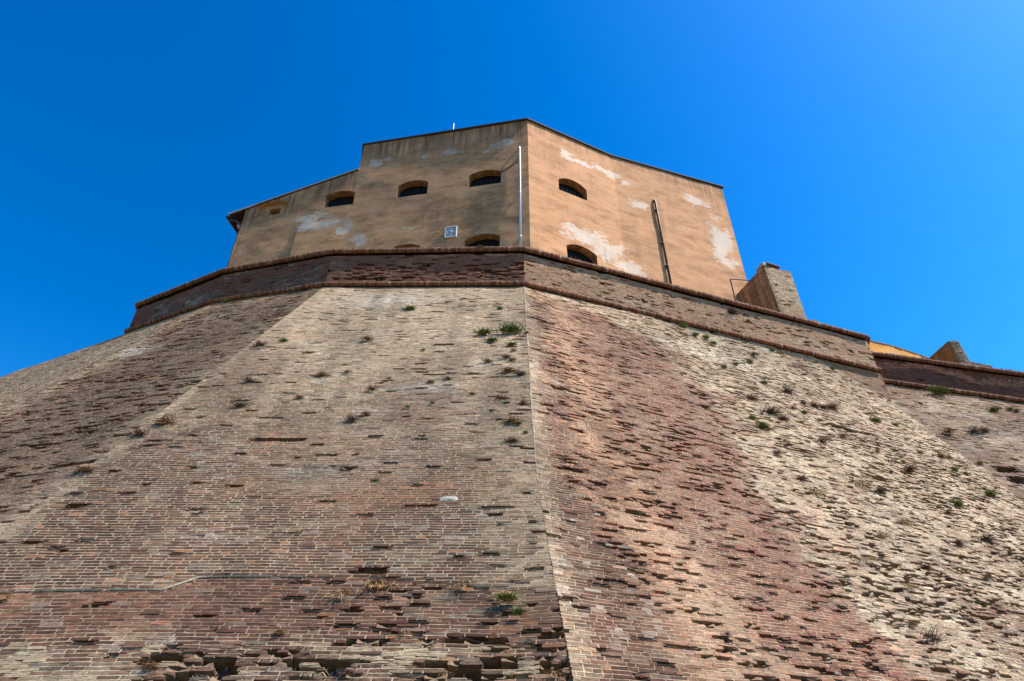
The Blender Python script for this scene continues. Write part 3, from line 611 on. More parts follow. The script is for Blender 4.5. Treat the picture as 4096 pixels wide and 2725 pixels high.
t0 = R3z[-1]; sheet([[C2 + A_([0, 0, -.02]), t0 + A_([0, 0, -.02]), t0 + A_([3, 7, .3]), C2 + A_([3, 7, .3])]], 'scarp_top')
# seam of lime mortar where the lower refacing starts
sx = np.linspace(-7.4, -.3, 150); sz = np.interp(sx, [-8, -4.85, -4.45, -2.2, 0, .6], [4.42, 4.46, 4.68, 4.72, 4.5, 4.4]) + .012 * (fbm(sx / .5, sx * 0, 5) - .5)
gap = fbm(sx / .4, sx * 0 + 3, 15, 3); a_, b_ = scarp_mid.ends(sz); uu = sx - a_[:, 0]
hgt = .008 + .010 * np.exp(-((sx + 4.65) / .25) ** 2); hgt = hgt * sst(.46, .54, gap + .12 * (sx < -4.4))
pro = [(-1.0, -.05), (-.8, .004), (0, .012), (.8, .004), (1.0, -.05)]
V = np.stack([surf(scarp_mid, uu, sz + h * (hgt + .001), d * np.sign(hgt + .0001) - .02 * (hgt < .004)) for h, d in pro], 1); i = np.arange(149)[:, None] * 5
F = np.concatenate([np.concatenate([i + a, i + 5 + a, i + 6 + a, i + 1 + a], 1) for a in range(4)])
link('mortar_seam', mesh_np('mortar_seam', V.reshape(-1, 3), F, np.repeat(A_([[.47, .40, .30]]), 750, 0)), M_MORTAR, bastion)
# lime mortar dressed over the arrises
def arris(fa, fb, seed, wmax, thr):
    v = np.arange(6.8, ZC - .05, .045); k = len(v); la = np.linalg.norm(fa.ends(v)[1] - fa.ends(v)[0], axis=1); r = np.random.default_rng(seed)
    on = sst(thr, thr + .14, fbm(v / .7, v * 0, seed, 4)); w1 = .012 + wmax * on * (.3 + vn(v / .13, v * 0, seed + 5)); w2 = .012 + wmax * on * (.3 + vn(v / .11, v * 0, seed + 6)); t = .003 + .010 * on
    e = fa.ends(v)[1]; o = unit(fa.n + fb.n); E = e + o * (t + .004 * r.normal(0, 1, k))[:, None]
    S = np.stack([surf(fa, la - w1, v, np.full(k, -.02)), surf(fa, la - w1 * .8, v, t * .7), E, surf(fb, w2 * .8, v, t * .7), surf(fb, w2, v, np.full(k, -.02))], 1)
    i = np.arange(k - 1)[:, None] * 5; F = np.concatenate([np.concatenate([i + a, i + 5 + a, i + 6 + a, i + 1 + a], 1) for a in range(4)])
    link('arris_mortar', mesh_np('arris_mortar', S.reshape(-1, 3), F, np.repeat(A_([[.27, .20, .135]]), 5 * k, 0) * np.exp(r.normal(0, .22, (5 * k, 1)))), M_MORTAR, bastion)
arris(scarp_mid, scarp_right, 501, .022, .5)
# one pale stone let into the brickwork
c = surf(scarp_mid, A_([float(-1.07 - scarp_mid.ends(A_([6.32]))[0][0, 0])]), A_([6.32]), A_([.012]))[0]; n_ = scarp_mid.n; d_ = scarp_mid.d; w_ = np.cross(n_, d_); w_ = w_ if w_[2] > 0 else -w_
V, F = [c + n_ * .02], []; k = 14
for rr, h in ((.6, .016), (1.0, -.005), (1.05, -.06)):
    for q in range(k):
        an = 2 * math.pi * q / k; ca, sa = math.copysign(abs(math.cos(an)) ** .6, math.cos(an)), math.copysign(abs(math.sin(an)) ** .6, math.sin(an))
        V.append(c + d_ * ca * .155 * rr * (1 + rng.normal(0, .04)) + w_ * sa * .075 * rr * (1 + rng.normal(0, .05)) + n_ * (h + rng.normal(0, .003)))
for q in range(k):
    F.append((0, 1 + q, 1 + (q + 1) % k))
    for l in (0, 1): F.append((1 + l * k + q, 1 + (l + 1) * k + q, 1 + (l + 1) * k + (q + 1) % k, 1 + l * k + (q + 1) % k))
m = MB(); m.add(V, F); m.build('inset_stone', M_STONE, bastion)['label'] = 'pale oval stone let into the brick face'

# ---------------------------------------------------------------- curtain wall beyond the bastion
curtain = tag(empty('curtain_wall', (18, 22, 0)), 'shaded brick curtain wall with falling string courses beyond the bastion end', 'wall')
wall(curtain, [(flank_scarp, f_flank, dict(slots=SLOTS, vlo=.25, seed=21, rough=1.3)), (flank_par, f_flpar, dict(seed=22))], 120)
roll(curtain, 'lower_string_course', [FL_TOP + A_([0, 0, .05]), FR_TOP + A_([0, 0, .05])], .085, .085, 35)
roll(curtain, 'upper_string_course', [FL_TOP + A_([0, 0, 1.43]), FR_TOP + A_([0, 0, 1.43])], .088, .095, 36)
coping(curtain, 'coping', [FL_TOP + A_([0, 0, 1.43]), FR_TOP + A_([0, 0, 1.43])], .07, .13, 37)
m = MB(); a, b = FL_TOP + A_([0, 0, 1.5]) - NF * .3, FR_TOP + A_([0, 0, 1.5]) - NF * .3
m.add([a, b, b - NF * 9, a - NF * 9, a - A_([0, 0, 4]), b - A_([0, 0, 4])], [(0, 1, 2, 3), (0, 1, 5, 4)]); m.build('rampart_fill', M_GROUND, curtain)

# ---------------------------------------------------------------- the plastered barracks on top
barracks = tag(empty('barracks', (5, 23, 18.9)), 'ochre plastered barracks block with arched windows standing on the bastion', 'building')
def arch(u0, u1, sill, spring, crown, n=10):
    um, h = .5 * (u0 + u1), .5 * (u1 - u0); rise = crown - spring; R_ = (h * h + rise * rise) / (2 * rise); cz = crown - R_
    a = math.asin(h / R_); top = [(um + R_ * math.sin(t), cz + R_ * math.cos(t)) for t in np.linspace(a, -a, n)]
    return [(u0, sill), (u1, sill)] + top
def inside(poly, x, y):
    poly = np.asarray(poly); n = len(poly); r = np.zeros(np.shape(x), bool); j = n - 1
    for i in range(n):
        xi, yi, xj, yj = *poly[i], *poly[j]
        c = ((yi > y) != (yj > y)) & (x < (xj - xi) * (y - yi) / (yj - yi + 1e-12) + xi); r ^= c; j = i
    return r
def dens(poly, st):
    out = []
    for (a, b), (c, d) in zip(poly, poly[1:] + poly[:1]):
        m = max(1, int(math.hypot(c - a, d - b) / st)); out += [(a + (c - a) * i / m, b + (d - b) * i / m) for i in range(m)]
    return out
def facade(name, org, d, outline, holes, relief, wear, st=.13, extra=(), parent=None, mat=None, seed=0):
    """a rendered wall with openings; relief(u,z) metres proud, wear(u,z) -> (bare, stain, algae)"""
    r = np.random.default_rng(seed); n = hn(d) if hn(d)[1] < 0 else -hn(d); loops = [dens(outline, st)] + [dens(h, .1) for h in holes]
    pts, edges = [], []
    for lp in loops:
        b = len(pts); pts += lp; edges += [(b + i, b + (i + 1) % len(lp)) for i in range(len(lp))]
    for (a, b) in extra:
        k = max(2, int(math.hypot(b[0] - a[0], b[1] - a[1]) / st)); q = len(pts)
        pts += [(a[0] + (b[0] - a[0]) * i / k, a[1] + (b[1] - a[1]) * i / k) for i in range(k + 1)]; edges += [(q + i, q + i + 1) for i in range(k)]
    bd = A_(pts); us, zs = bd[:, 0], bd[:, 1]
    gx, gz = np.meshgrid(np.arange(us.min() + st / 2, us.max(), st), np.arange(zs.min() + st / 2, zs.max(), st)); gx = (gx + r.uniform(-.25, .25, gx.shape) * st).ravel(); gz = (gz + r.uniform(-.25, .25, gz.shape) * st).ravel()
    ok = inside(outline, gx, gz)
    for h in holes: ok &= ~inside(h, gx, gz)
    gx, gz = gx[ok], gz[ok]; dm = np.full(len(gx), 9.)
    for i in range(0, len(bd), 64): dm = np.minimum(dm, np.min(np.hypot(gx[:, None] - bd[None, i:i + 64, 0], gz[:, None] - bd[None, i:i + 64, 1]), 1))
    gx, gz = gx[dm > st * .45], gz[dm > st * .45]
    allp = [Vector(p) for p in pts] + [Vector((x, z)) for x, z in zip(gx, gz)]
    co, _, tri, _, _, _ = delaunay_2d_cdt(allp, edges, [], 0, 1e-5)
    Q = A_([tuple(c) for c in co]); T = A_([t for t in tri if len(t) == 3]); cx, cz = Q[T].mean(1).T
    ok = inside(outline, cx, cz)
    for h in holes: ok &= ~inside(h, cx, cz)
    T = T[ok]; P = org + Q[:, :1] * d + A_([0, 0, 1.0]) * Q[:, 1:] + n * relief(Q[:, 0], Q[:, 1])[:, None]
    o = link(name, mesh_np(name, P, T, np.stack(wear(Q[:, 0], Q[:, 1]), 1), smooth=True), mat or M_OCHRE, parent)
    return n, loops[1:]
def opening(parent, org, d, n, hole, relief, depth, splay=.0, bars=6, grille=None, pane=True, wear=(0.0, .1, 0.0), spikes=True):
    """window: splayed reveal, dark pane and an iron grille set back in it"""
    hp = dens(hole, .12); um = np.mean([p[0] for p in hole]); h0 = A_(hp); f = org + h0[:, :1] * d + A_([0, 0, 1.]) * h0[:, 1:] + n * relief(h0[:, 0], h0[:, 1])[:, None]
    h1 = h0.copy(); h1[:, 0] = um + (h0[:, 0] - um) * (1 - splay); b = org + h1[:, :1] * d + A_([0, 0, 1.]) * h1[:, 1:] - n * depth; k = len(hp)
    m = (f + b) / 2; V = np.concatenate([f, m, b]); F = A_([(l * k + i, l * k + (i + 1) % k, (l + 1) * k + (i + 1) % k, (l + 1) * k + i) for l in (0, 1) for i in range(k)])
    wn = link('window', mesh_np('window', V, F, np.repeat(A_([wear]), len(V), 0)), M_OCHRE, parent)
    if pane:
        q = MB(); c = b.mean(0); q.add([c] + list(b), [(0, 1 + i, 1 + (i + 1) % k) for i in range(k)]); q.build('pane', M_DARK, wn)
    if bars:
        u0, u1, s, t = min(p[0] for p in hole), max(p[0] for p in hole), hole[0][1], grille
        q = MB(); W = lambda u, z, dd: org + d * u + A_([0, 0, z]) - n * dd
        for i in range(bars):
            u = u0 + (u1 - u0) * (i + .5) / bars; q.tube([W(u, s - .01, depth * .55), W(u, t, depth * .55), W(u, t + .09, depth * .55)], [.014, .014, .002] if spikes else .014, 5)
        for z in np.linspace(s + .12, t - .05, 4): q.tube([W(u0 + .01, z, depth * .55), W(u1 - .01, z, depth * .55)], .011, 5)
        q.build('grille', M_IRON, wn)
    return wn
# left facade (u runs to the left from the corner)
DLl = -DL
def rel_l(u, z):
    fade = np.clip(np.minimum(u / .5, 1), 0, 1); lean = np.clip((24.4 - z) * .030, 0, .075) * np.clip((u - 3.0) / 6.5, 0, 1) * (u < 10.70)
    return (lean + (fbm(u / 1.9, z / 1.5, 201, 3) - .5) * .055 * fade + (fbm(u / .5, z / .28, 205, 2) - .5) * .009 * fade)
def wear_l(u, z):
    B = lambda *a: blob(u, z, *a)
    bare = np.maximum.reduce([.95 * B(7.44, 28.0, .45, .30, 1), .9 * B(6.85, 28.1, .22, .22, 2), .95 * B(4.95, 27.95, .25, .32, 3), B(3.7, 28.0, .55, .3, 4), B(1.15, 28.05, .7, .35, 5), .8 * B(2.0, 27.6, .3, .15, 6),
            .9 * B(10.0, 24.75, 1.5, .42, 7), .95 * B(9.6, 24.2, 1.4, .4, 8), .9 * B(8.3, 23.7, .6, .55, 9), .85 * B(7.5, 22.8, .6, .6, 10), .5 * B(13.2, 23.2, .2, .5, 11), .45 * B(8.6, 27.2, 1.6, .35, 12), .45 * B(5.5, 23.1, 1.6, .25, 13)]) * .98
    top = np.where(u < 8.2, 29.5, 27.6 - (u - 8.2) * .315)
    stain = np.clip(1.0 * sst(2.2, .1, top - z) + .10 + .5 * blob(u, z, 10.6, 25.9, .6, .7, 14) + .35 * blob(u, z, 3.2, 23.6, 1.6, 1.0, 15), 0, 1)
    alg = np.clip(.75 * sst(.40, .62, fbm(u / 1.5, z / .9, 211, 4)) + .9 * blob(u, z, 4.3, 23.7, 1.3, .55, 16) + .7 * blob(u, z, 2.4, 23.6, .6, .4, 17) + .7 * blob(u, z, 4.2, 22.5, .6, .7, 18), 0, 1)
    return bare, stain, alg
W = dict(w2=arch(8.17, 9.60, 25.27, 26.06, 26.28), w3=arch(4.65, 6.10, 25.25, 26.05, 26.28), w4=arch(1.25, 2.73, 25.27, 26.06, 26.29), w5=arch(1.27, 2.77, 21.2, 21.98, 22.23), w6=arch(4.69, 6.10, 21.2, 21.98, 22.18), w1=arch(11.52, 13.05, 25.29, 26.05, 26.24))
out_l = [(0, 18.8), (13.58, 18.8), (13.58, 25.93), (8.20, 27.61), (8.20, 29.5), (0, 29.5)]
nL, _ = facade('left_facade', B0, DLl, out_l, list(W.values()), rel_l, wear_l, extra=[((10.69, 18.9), (10.69, 24.5)), ((10.705, 18.9), (10.705, 24.5))], parent=barracks, seed=1)
for k in ('w2', 'w3', 'w4', 'w5', 'w6'): opening(barracks, B0, DLl, nL, W[k], rel_l, .36, .0, 7, W[k][0][1] + .52, wear=(.0, .95, 0))  # high stain value paints the shade inside the reveals
# the leftmost window is walled up but for a small square opening
h1 = W['w1']; sm = [(11.93, 25.50), (12.50, 25.50), (12.50, 25.93), (11.93, 25.93)]
wn = opening(barracks, B0, DLl, nL, h1, rel_l, .22, .04, 0, None, pane=False, wear=(.1, .2, 0)); wn['label'] = 'walled-up arched window with a small square opening'
facade('infill', B0 - nL * .21, DLl, h1, [sm], lambda u, z: u * 0, lambda u, z: (u * 0 + .1, u * 0 + .6, u * 0), st=.15, parent=wn, seed=3)
q = MB(); g1 = A_(sm); f_ = B0 + g1[:, :1] * DLl + A_([0, 0, 1.]) * g1[:, 1:] - nL * .21; b_ = f_ - nL * .35
q.add(list(f_) + list(b_), [(i, (i + 1) % 4, 4 + (i + 1) % 4, 4 + i) for i in range(4)]); me = q.build('small_reveal', M_OCHRE, wn)
q = MB(); q.add(list(b_), [(0, 1, 2, 3)]); q.build('pane', M_DARK, wn)
# right facade: two planes meeting in a slight hollow
def rel_r(u, z): return (fbm(u / 2.0, z / 1.6, 221, 3) - .5) * .05 * np.clip(u / .5, 0, 1) * np.clip((11.1 - u) / .4, 0, 1) + (fbm(u / .45, z / .25, 223, 2) - .5) * .008
def wear_r(u, z):
    B = lambda *a: blob(u, z, *a)
    bare = np.maximum.reduce([B(2.1, 28.15, .45, .45, 1), .95 * B(3.0, 28.0, .7, .3, 2), .95 * B(3.9, 28.2, .6, .35, 3), .8 * B(4.6, 28.0, .7, .35, 4), .7 * B(5.4, 27.7, .6, .3, 5), .75 * B(5.9, 26.3, .8, .35, 6), .95 * B(9.3, 27.8, 1.0, .45, 7), .6 * B(10.2, 26.9, .5, .4, 8),
            1.1 * B(10.15, 25.3, .75, 1.5, 9), .9 * B(10.3, 23.9, .7, .5, 10), B(2.7, 23.0, 1.1, .6, 11), 1.05 * B(3.9, 22.6, 1.2, .9, 12), .9 * B(5.0, 21.9, 1.0, .6, 13), .6 * B(1.6, 22.6, .6, .4, 14)]) * .95
    stain = np.clip(.55 * sst(1.1, .0, 29.45 - z) + .35 * sst(.5, .72, fbm(u / 1.2, z / 1.6, 231, 3)) + .3 * sst(8.5, 10.5, u) * sst(26, 29, z), 0, 1)
    return bare, stain, u * 0
w7, w8 = arch(1.54, 3.04, 25.37, 26.07, 26.4), arch(1.75, 3.25, 21.2, 22.0, 22.26)
nA, _ = facade('right_facade', B0, DA, [(0, 18.8), (4.78, 18.8), (4.78, 29.48), (0, 29.5)], [w7, w8], rel_r, wear_r, parent=barracks, seed=4)
sh = 4.78
nB, _ = facade('right_facade', B1, DB, [(0, 18.8), (6.36, 18.8), (6.36, 29.44), (0, 29.48)], [], lambda u, z: rel_r(u + sh, z), lambda u, z: wear_r(u + sh, z), parent=barracks, seed=5)
for w in (w7, w8): opening(barracks, B0, DA, nA, w, rel_r, .36, .0, 7, w[0][1] + .45, wear=(.0, .95, 0))  # reveals darkened by colour here too, as painted shade
# hidden sides
BK = A_([-.25, .97, 0.0]); q = MB()
P_ = lambda p, z: A_([p[0], p[1], z])
ul, um_ = B0 + DLl * 13.58, B0 + DLl * 8.2
rb, lb, mb = B2 + BK * 7, ul + A_([.55, .83, 0]) * 7, um_ + BK * 8
q.add([P_(B2, 18.8), P_(rb, 18.8), P_(rb, 29.44), P_(B2, 29.44)], [(0, 1, 2, 3)]); q.add([P_(rb, 18.8), P_(mb, 18.8), P_(mb, 29.5), P_(rb, 29.44)], [(0, 1, 2, 3)])
q.add([P_(um_, 26.6), P_(mb, 26.6), P_(mb, 29.5), P_(um_, 29.5)], [(0, 1, 2, 3)]); q.add([P_(ul, 18.8), P_(lb, 18.8), P_(lb, 25.93), P_(ul, 25.93)], [(0, 1, 2, 3)])
q.add([P_(lb, 18.8), P_(mb, 18.8), P_(mb, 27.6), P_(lb, 25.93)], [(0, 1, 2, 3)]); q.build('side_wall', M_OCHRE, barracks)
# roofs: thin dark edge of the main block, raking roof of the low wing with deep eaves
q = MB(); ov = .07
edge = [um_ + (nL - DL * 0) * ov + DLl * .06, B0 + nL * ov + nA * ov * .6, B1 + nB * ov, B2 + nB * ov + DB * .10, rb + DB * .1 + BK * .1, mb + BK * .1]
q.prism([P_(p, 29.49) for p in edge], (0, 0, .075)); q.build('roof', M_ROOF, barracks)
q = MB(); za, zb = 27.60, 25.66; a0, a1 = um_, B0 + DLl * 14.42
pr = [P_(a0 + nL * .05, za), P_(a1 + nL * .05, zb), P_(a1 + A_([.4, .9, 0]) * 7, zb), P_(a0 + BK * 7, za)]; q.prism(pr, (0, 0, .07)); rf = q.build('wing_roof', M_WOOD, barracks)
q = MB(); q.prism([P_(a0 + nL * .075, za + .035), P_(B0 + DLl * 13.2 + nL * .075, zb + .415), P_(B0 + DLl * 13.2 - nL * .2, zb + .415), P_(a0 - nL * .2, za + .035)], (0, 0, .06)); q.build('mortar_verge', plain('grey_mortar_verge', (.30, .25, .21), .9, 0, .35, 8), rf)
q = MB()
for i in range(9):                                                   # cover tiles along the eaves verge
    u = 13.1 + i * .155; z = 26.06 - (u - 13.1) * .315; c = P_(B0 + DLl * u + nL * .03, z + .07); ax = unit(DLl + A_([0, 0, -.315])); q.tube([c - ax * .11, c + ax * .10], [.045, .055], 8)
q.build('ridge_tiles', plain('weathered_tile', (.34, .30, .25), .9, 0, .4, 10), rf)
q = MB()
for i in range(3): q.box(P_(B0 + DLl * 14.0 - nL * (.5 + i * 1.2), 25.66), DLl, nL, (0, 0, 1), .42, .06, .07)
q.box(P_(a1 + nL * .0 - nL * 2.8 - DLl * .05, zb - .02), nL, DLl, (0, 0, 1), 2.8, .03, .09); q.build('eaves_beam', M_WOOD, rf)
q = MB(); q.tube([P_(a1 + nL * .06 + DLl * .03, zb - .13), P_(a1 - nL * 5.5 + DLl * .03, zb - .13)], .075, 10); q.tube([P_(a1 - nL * .1, zb - .18), P_(B0 + DLl * 14.02 - nL * .12, zb - .30), P_(B0 + DLl * 13.7 - nL * .14, zb - .62), P_(B0 + DLl * 13.66 - nL * .14, 22)], .05, 8)
q.build('gutter', M_COPPER, rf)
# rainwater pipes
def pipe(mat, org, d, n, u0, z0, u1, z1, off, rad, nm, brk):
    q = MB(); a, b = org + d * u0 + A_([0, 0, z0]) + n * off, org + d * u1 + A_([0, 0, z1]) + n * off
    q.tube([a - n * (off + .02) + A_([0, 0, .10]), a + A_([0, 0, .05]) - n * off * .3, a - A_([0, 0, .06]), b], rad, 12); o = q.build(nm, mat, barracks, smooth=True)
    for z in brk:
        s = MB(); c = org + d * lerp(u0, u1, (z0 - z) / (z0 - z1)) + A_([0, 0, z]) + n * off; s.box(c - n * off * .5, d, n, (0, 0, 1), rad * 1.25, off * .6 + .02, .02); s.tube([c - A_([0, 0, .03]), c + A_([0, 0, .03])], rad * 1.15, 12); s.build('bracket', mat, o)
    return o
pipe(M_ZINC, B0, DLl, nL, .39, 27.42, .38, 18.9, .085, .048, 'downpipe', (26.9, 24.4, 21.7))['label'] = 'pale zinc downpipe beside the corner'
pipe(M_COPPER, B1, DB, nB, 6.79 - sh, 26.85, 6.86 - sh, 18.9, .09, .055, 'downpipe', (26.2, 24.0, 22.6))['label'] = 'dark copper downpipe on the sunlit face'
q = MB(); q.tube([B0 + DLl * .39 + A_([0, 0, 26.55]) + nL * .06, B0 + DLl * .75 + A_([0, 0, 26.3]) + nL * .035, B0 + DLl * 1.24 + A_([0, 0, 25.98]) + nL * .03], .018, 6); q.build('cable', M_IRON, barracks)
q = MB(); q.tube([B0 + DLl * 3.67 + A_([0, 0, 29.5]) - nL * .05, B0 + DLl * 3.67 + A_([0, 0, 30.22]) - nL * .05], .017, 6); q.build('roof_rod', M_ZINC, barracks)
# coat of arms
pc = B0 + DLl * 3.365 + A_([0, 0, 22.5]); Z1 = A_([0, 0, 1.0]); n_ = nL
plq = tag(empty('plaque', pc - Z1 * .31), 'small square stone plaque with a white coat of arms between the lower windows', 'plaque')
q = MB(); q.box(pc + n_ * .06, DL, n_, Z1, .22, .02, .275); q.build('slab', M_MARBLE, plq)
q = MB()
for s in (-1, 1): q.box(pc + DL * s * .235 + n_ * .07, DL, n_, Z1, .02, .035, .315); q.box(pc + Z1 * s * .295 + n_ * .07, DL, n_, Z1, .2155, .034, .02)
q.build('frame', M_WHITE, plq)
q = MB(); F2 = pc + n_ * .078
def flat(pts, th=.02): q.prism([F2 + DL * x + Z1 * y for x, y in pts], n_ * th)
flat([(-.075, .13), (.0, .10), (.07, .135), (.085, .05), (.07, -.03), (.02, -.10), (.015, -.02), (-.03, .04)])
flat([(-.10, .19), (.06, .19), (.05, .215), (-.09, .215)]); flat([(-.06, -.165), (.0, -.15), (.05, -.17), (.09, -.15), (.10, -.175), (.0, -.195), (-.09, -.185)])
for t0, t1, rr in ((2.3, 3.7, .165), (-.4, .35, .155)):
    a = np.linspace(t0, t1, 8); flat([(rr * math.cos(t) , rr * math.sin(t)) for t in a] + [((rr - .035) * math.cos(t), (rr - .035) * math.sin(t)) for t in a[::-1]])
flat([(.12, .14), (.145, .15), (.15, .18), (.125, .17)]); q.build('coat_of_arms', M_WHITE, plq)

# ---------------------------------------------------------------- cross wall of brick and render between barracks and parapet
def cross_wall(name, label, base, along, back, w0, w1, wt, z0, zl, zr_, depth, zback, seed, field, rot=0.0, side_mat=None, shrink=.0):
    """short wall end: brick front face, rendered left cheek"""
    t = tag(empty(name, base + A_([0, 0, z0])), label, 'wall'); n = -back
    a, b = base, base + along * w1; a2, b2 = base - along * wt + along * 0, base + along * (w1 - shrink)
    fr = Facet(name + 'f', A_([0., 1.]), A_([P_(a, z0), P_(a2, zl)]), A_([P_(b, z0), P_(b2, zr_)])); fr.n = n if fr.n @ n > 0 else -fr.n; fr.n = unit(n)
    RELIEF[fr.name] = (.01, .01)
    sd = Facet(name + 's', A_([0., 1.]), A_([P_(a + back * .13, z0), P_(a2 + back * .13, zl)]), A_([P_(a, z0), P_(a2, zl)])); sd.n = unit(-along)
    RELIEF[sd.name] = (.0, .0)
    wall(t, [(fr, field, dict(seed=seed)), (sd, field, dict(seed=seed + 1))], 60)
    q = MB(); i = back * .06; o = along * .05
    A0, A1, B0_, B1_ = a + i + o, a2 + i + o, b + i - o, b2 + i - o
    dz = -.05
    q.add([P_(A0, z0), P_(A1, zl + dz), P_(B1_, zr_ + dz), P_(B0_, z0), P_(A0 + back * depth, z0), P_(A1 + back * depth, zback), P_(B1_ + back * depth, zback), P_(B0_ + back * depth, z0)],
          [(0, 3, 2, 1), (3, 7, 6, 2), (1, 2, 6, 5), (4, 5, 6, 7)]); q.build('core', M_MORTAR, t)
    me = mesh_np('cheek', [P_(a + back * .12 - along * .02, z0), P_(a2 + back * .12 - along * .02, zl + .02), P_(a2 + back * depth - along * .02, zback + .02), P_(a + back * depth - along * .02, z0),
                           P_(a2 + back * .12 + along * .2, zl + .02), P_(a2 + back * depth + along * .2, zback + .02)], [(0, 1, 2, 3), (1, 4, 5, 2)], A_([[.25, .9, 0], [.45, .8, 0], [.3, .9, 0], [.2, .9, 0], [.4, .5, 0], [.2, .5, 0]]))
    link('cheek', me, side_mat or M_OCHRE, t); return t
def f_end(P):
    q = fbm(P[:, 0] / .5, P[:, 2] / .5, 301, 3); n = len(P); return fdict(P, wash=np.clip(.25 + .5 * sst(.4, .6, q), 0, 1), org=.2 + .4 * sst(.5, .65, fbm(P[:, 0] / .6, P[:, 2] / .35, 303, 3)), red=.4 + Z(n), er=.16 + Z(n), rg=.12 + Z(n), mdep=-.001 + Z(n))
base = C0 * [1, 1, 0] + DR * 11.55 - NR * .22
xw = cross_wall('cross_wall', 'short thick wall with brick end and rendered cheek at the barracks corner', base, DR, -NR, 0, 1.31, .21, 19.05, 21.95, 22.12, 2.3, 21.9, 401, f_end, shrink=.06)
c = base + A_([0, 0, 22.13]); tl = tag(empty('cap_tile', c + DR * .2), 'dark flat tiles lying on top of the short brick wall end', 'tile')
q = MB(); q.box(c - DR * .10 - NR * .25, DR, NR, (0, 0, 1), .10, .24, .09, .012); q.build('mortar_lump', plain('grey_lump', (.36, .31, .25), .95, 0, .3, 12), tl)
q = MB(); ax = unit(DR + A_([0, 0, -.05])); q.box(c + DR * .33 - NR * .28 + A_([0, 0, .05]), ax, NR, (.05, 0, 1), .36, .34, .018); q.build('tile', M_TILE, tl)
q = MB(); q.box(c + DR * .30 - NR * .30 - A_([0, 0, .04]), ax, NR, (.05, 0, 1), .28, .26, .05); q.build('under_tile', M_TILE, tl)
b2 = C0 * [1, 1, 0] + DR * 13.28 - NR * .3 + A_([0, 0, 19.22]); q = MB()
bp = [(-.26, 0), (-.25, .2), (-.12, .26), (.02, .33), (.10, .42), (.2, .36), (.27, .34), (.29, 0)]
q.prism([b2 + DR * x + A_([0, 0, y]) for x, y in bp], -NR * .35); tag(q.build('broken_tile', M_TILE), 'broken terracotta piece left on the parapet coping', 'tile')
# hand rail
q = MB(); hp = [C0 * [1, 1, 0] + DR * 9.95 - NR * .9 + A_([0, 0, 18.9]), C0 * [1, 1, 0] + DR * 9.95 - NR * .9 + A_([0, 0, 21.35]), C0 * [1, 1, 0] + DR * 11.3 - NR * 1.2 + A_([0, 0, 21.95])]
q.tube(hp[:2], .03, 6); q.tube(hp[1:], .026, 6); tag(q.build('iron_rail', M_IRON), 'thin dark iron rail joining parapet and cross wall', 'rail')

# ---------------------------------------------------------------- works on the curtain wall
bx = A_([math.sin(math.radians(-14.8)), math.cos(math.radians(-14.8)), 0]); al = unit((FB - FA) * [1, 1, 0])
def flank_z(x): return FA[2] + (x - FA[0]) * (FB[2] - FA[2]) / (FB[0] - FA[0])
mb_ = A_([19.50, 24.36, 0]); mz = flank_z(19.5) + 1.45
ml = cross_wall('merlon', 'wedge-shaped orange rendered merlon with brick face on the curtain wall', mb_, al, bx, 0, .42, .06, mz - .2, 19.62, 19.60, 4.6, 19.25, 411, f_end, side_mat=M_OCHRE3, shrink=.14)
q = MB(); st = tag(empty('stepped_brickwork', A_([20.2, 24.4, mz - .4])), 'low broken brick steps beside the orange merlon', 'wall')
fr = Facet('steps', A_([0., 1.]), A_([[19.80, 24.34, mz - .3], [19.72, 24.34, 18.58]]), A_([[20.85, 24.27, mz - .55], [20.62, 24.28, 18.28]])); fr.n = NF; RELIEF['steps'] = (.01, .01)
wall(st, [(fr, f_end, dict(seed=421))], 40)
q.prism([A_([19.74, 24.40, mz - .4]), A_([20.84, 24.33, mz - .6]), A_([20.6, 24.35, 18.24]), A_([19.74, 24.40, 18.52])], A_([0, .6, 0])); q.build('core', M_MORTAR, st)
DO = azv(22.0); OW = A_([16.5, 27.5, 0]); NO = hn(DO)
otop = [(9.5, 22.40), (6.2, 22.44), (4.76, 22.54), (3.4, 22.56), (1.9, 22.46), (.2, 22.46)]
facade('ochre_wall', OW, DO, [(.2, 17.5), (9.5, 17.5)] + otop, [], lambda u, z: .02 * (fbm(u, z, 3) - .5), lambda u, z: (.8 * blob(u, z, 3.6, 21.9, 1.1, .45, 3), .45 * sst(.4, .7, fbm(u / .8, z / .5, 8, 3)), u * 0), st=.2, mat=M_OCHRE2, seed=9)
ow = bpy.data.objects['ochre_wall']; tag(ow, 'sunlit yellow-orange rendered wall set back behind the curtain wall', 'wall')
for (x0, z0_), (x1, z1_) in zip(otop[:-1], otop[1:]):
    L = math.hypot(x1 - x0, z1_ - z0_); k = max(1, int(L / .28)); ax = unit(DO * (x1 - x0) + A_([0, 0, z1_ - z0_]))
    for i in range(k):
        x, z = x0 + (x1 - x0) * (i + .5) / k, z0_ + (z1_ - z0_) * (i + .5) / k; q = MB(); q.box(OW + DO * x - NO * .12 + A_([0, 0, z + .02]), ax, NO, np.cross(ax, NO), .13, .15, .03, .006); q.build('brick', M_TILE, ow)
q = MB(); q.prism([OW + DO * x - NO * .05 + A_([0, 0, z - .04]) for x, z in [(.2, 17.5), (9.5, 17.5)] + otop], -NO * .3); q.build('wall_core', M_MORTAR, ow)

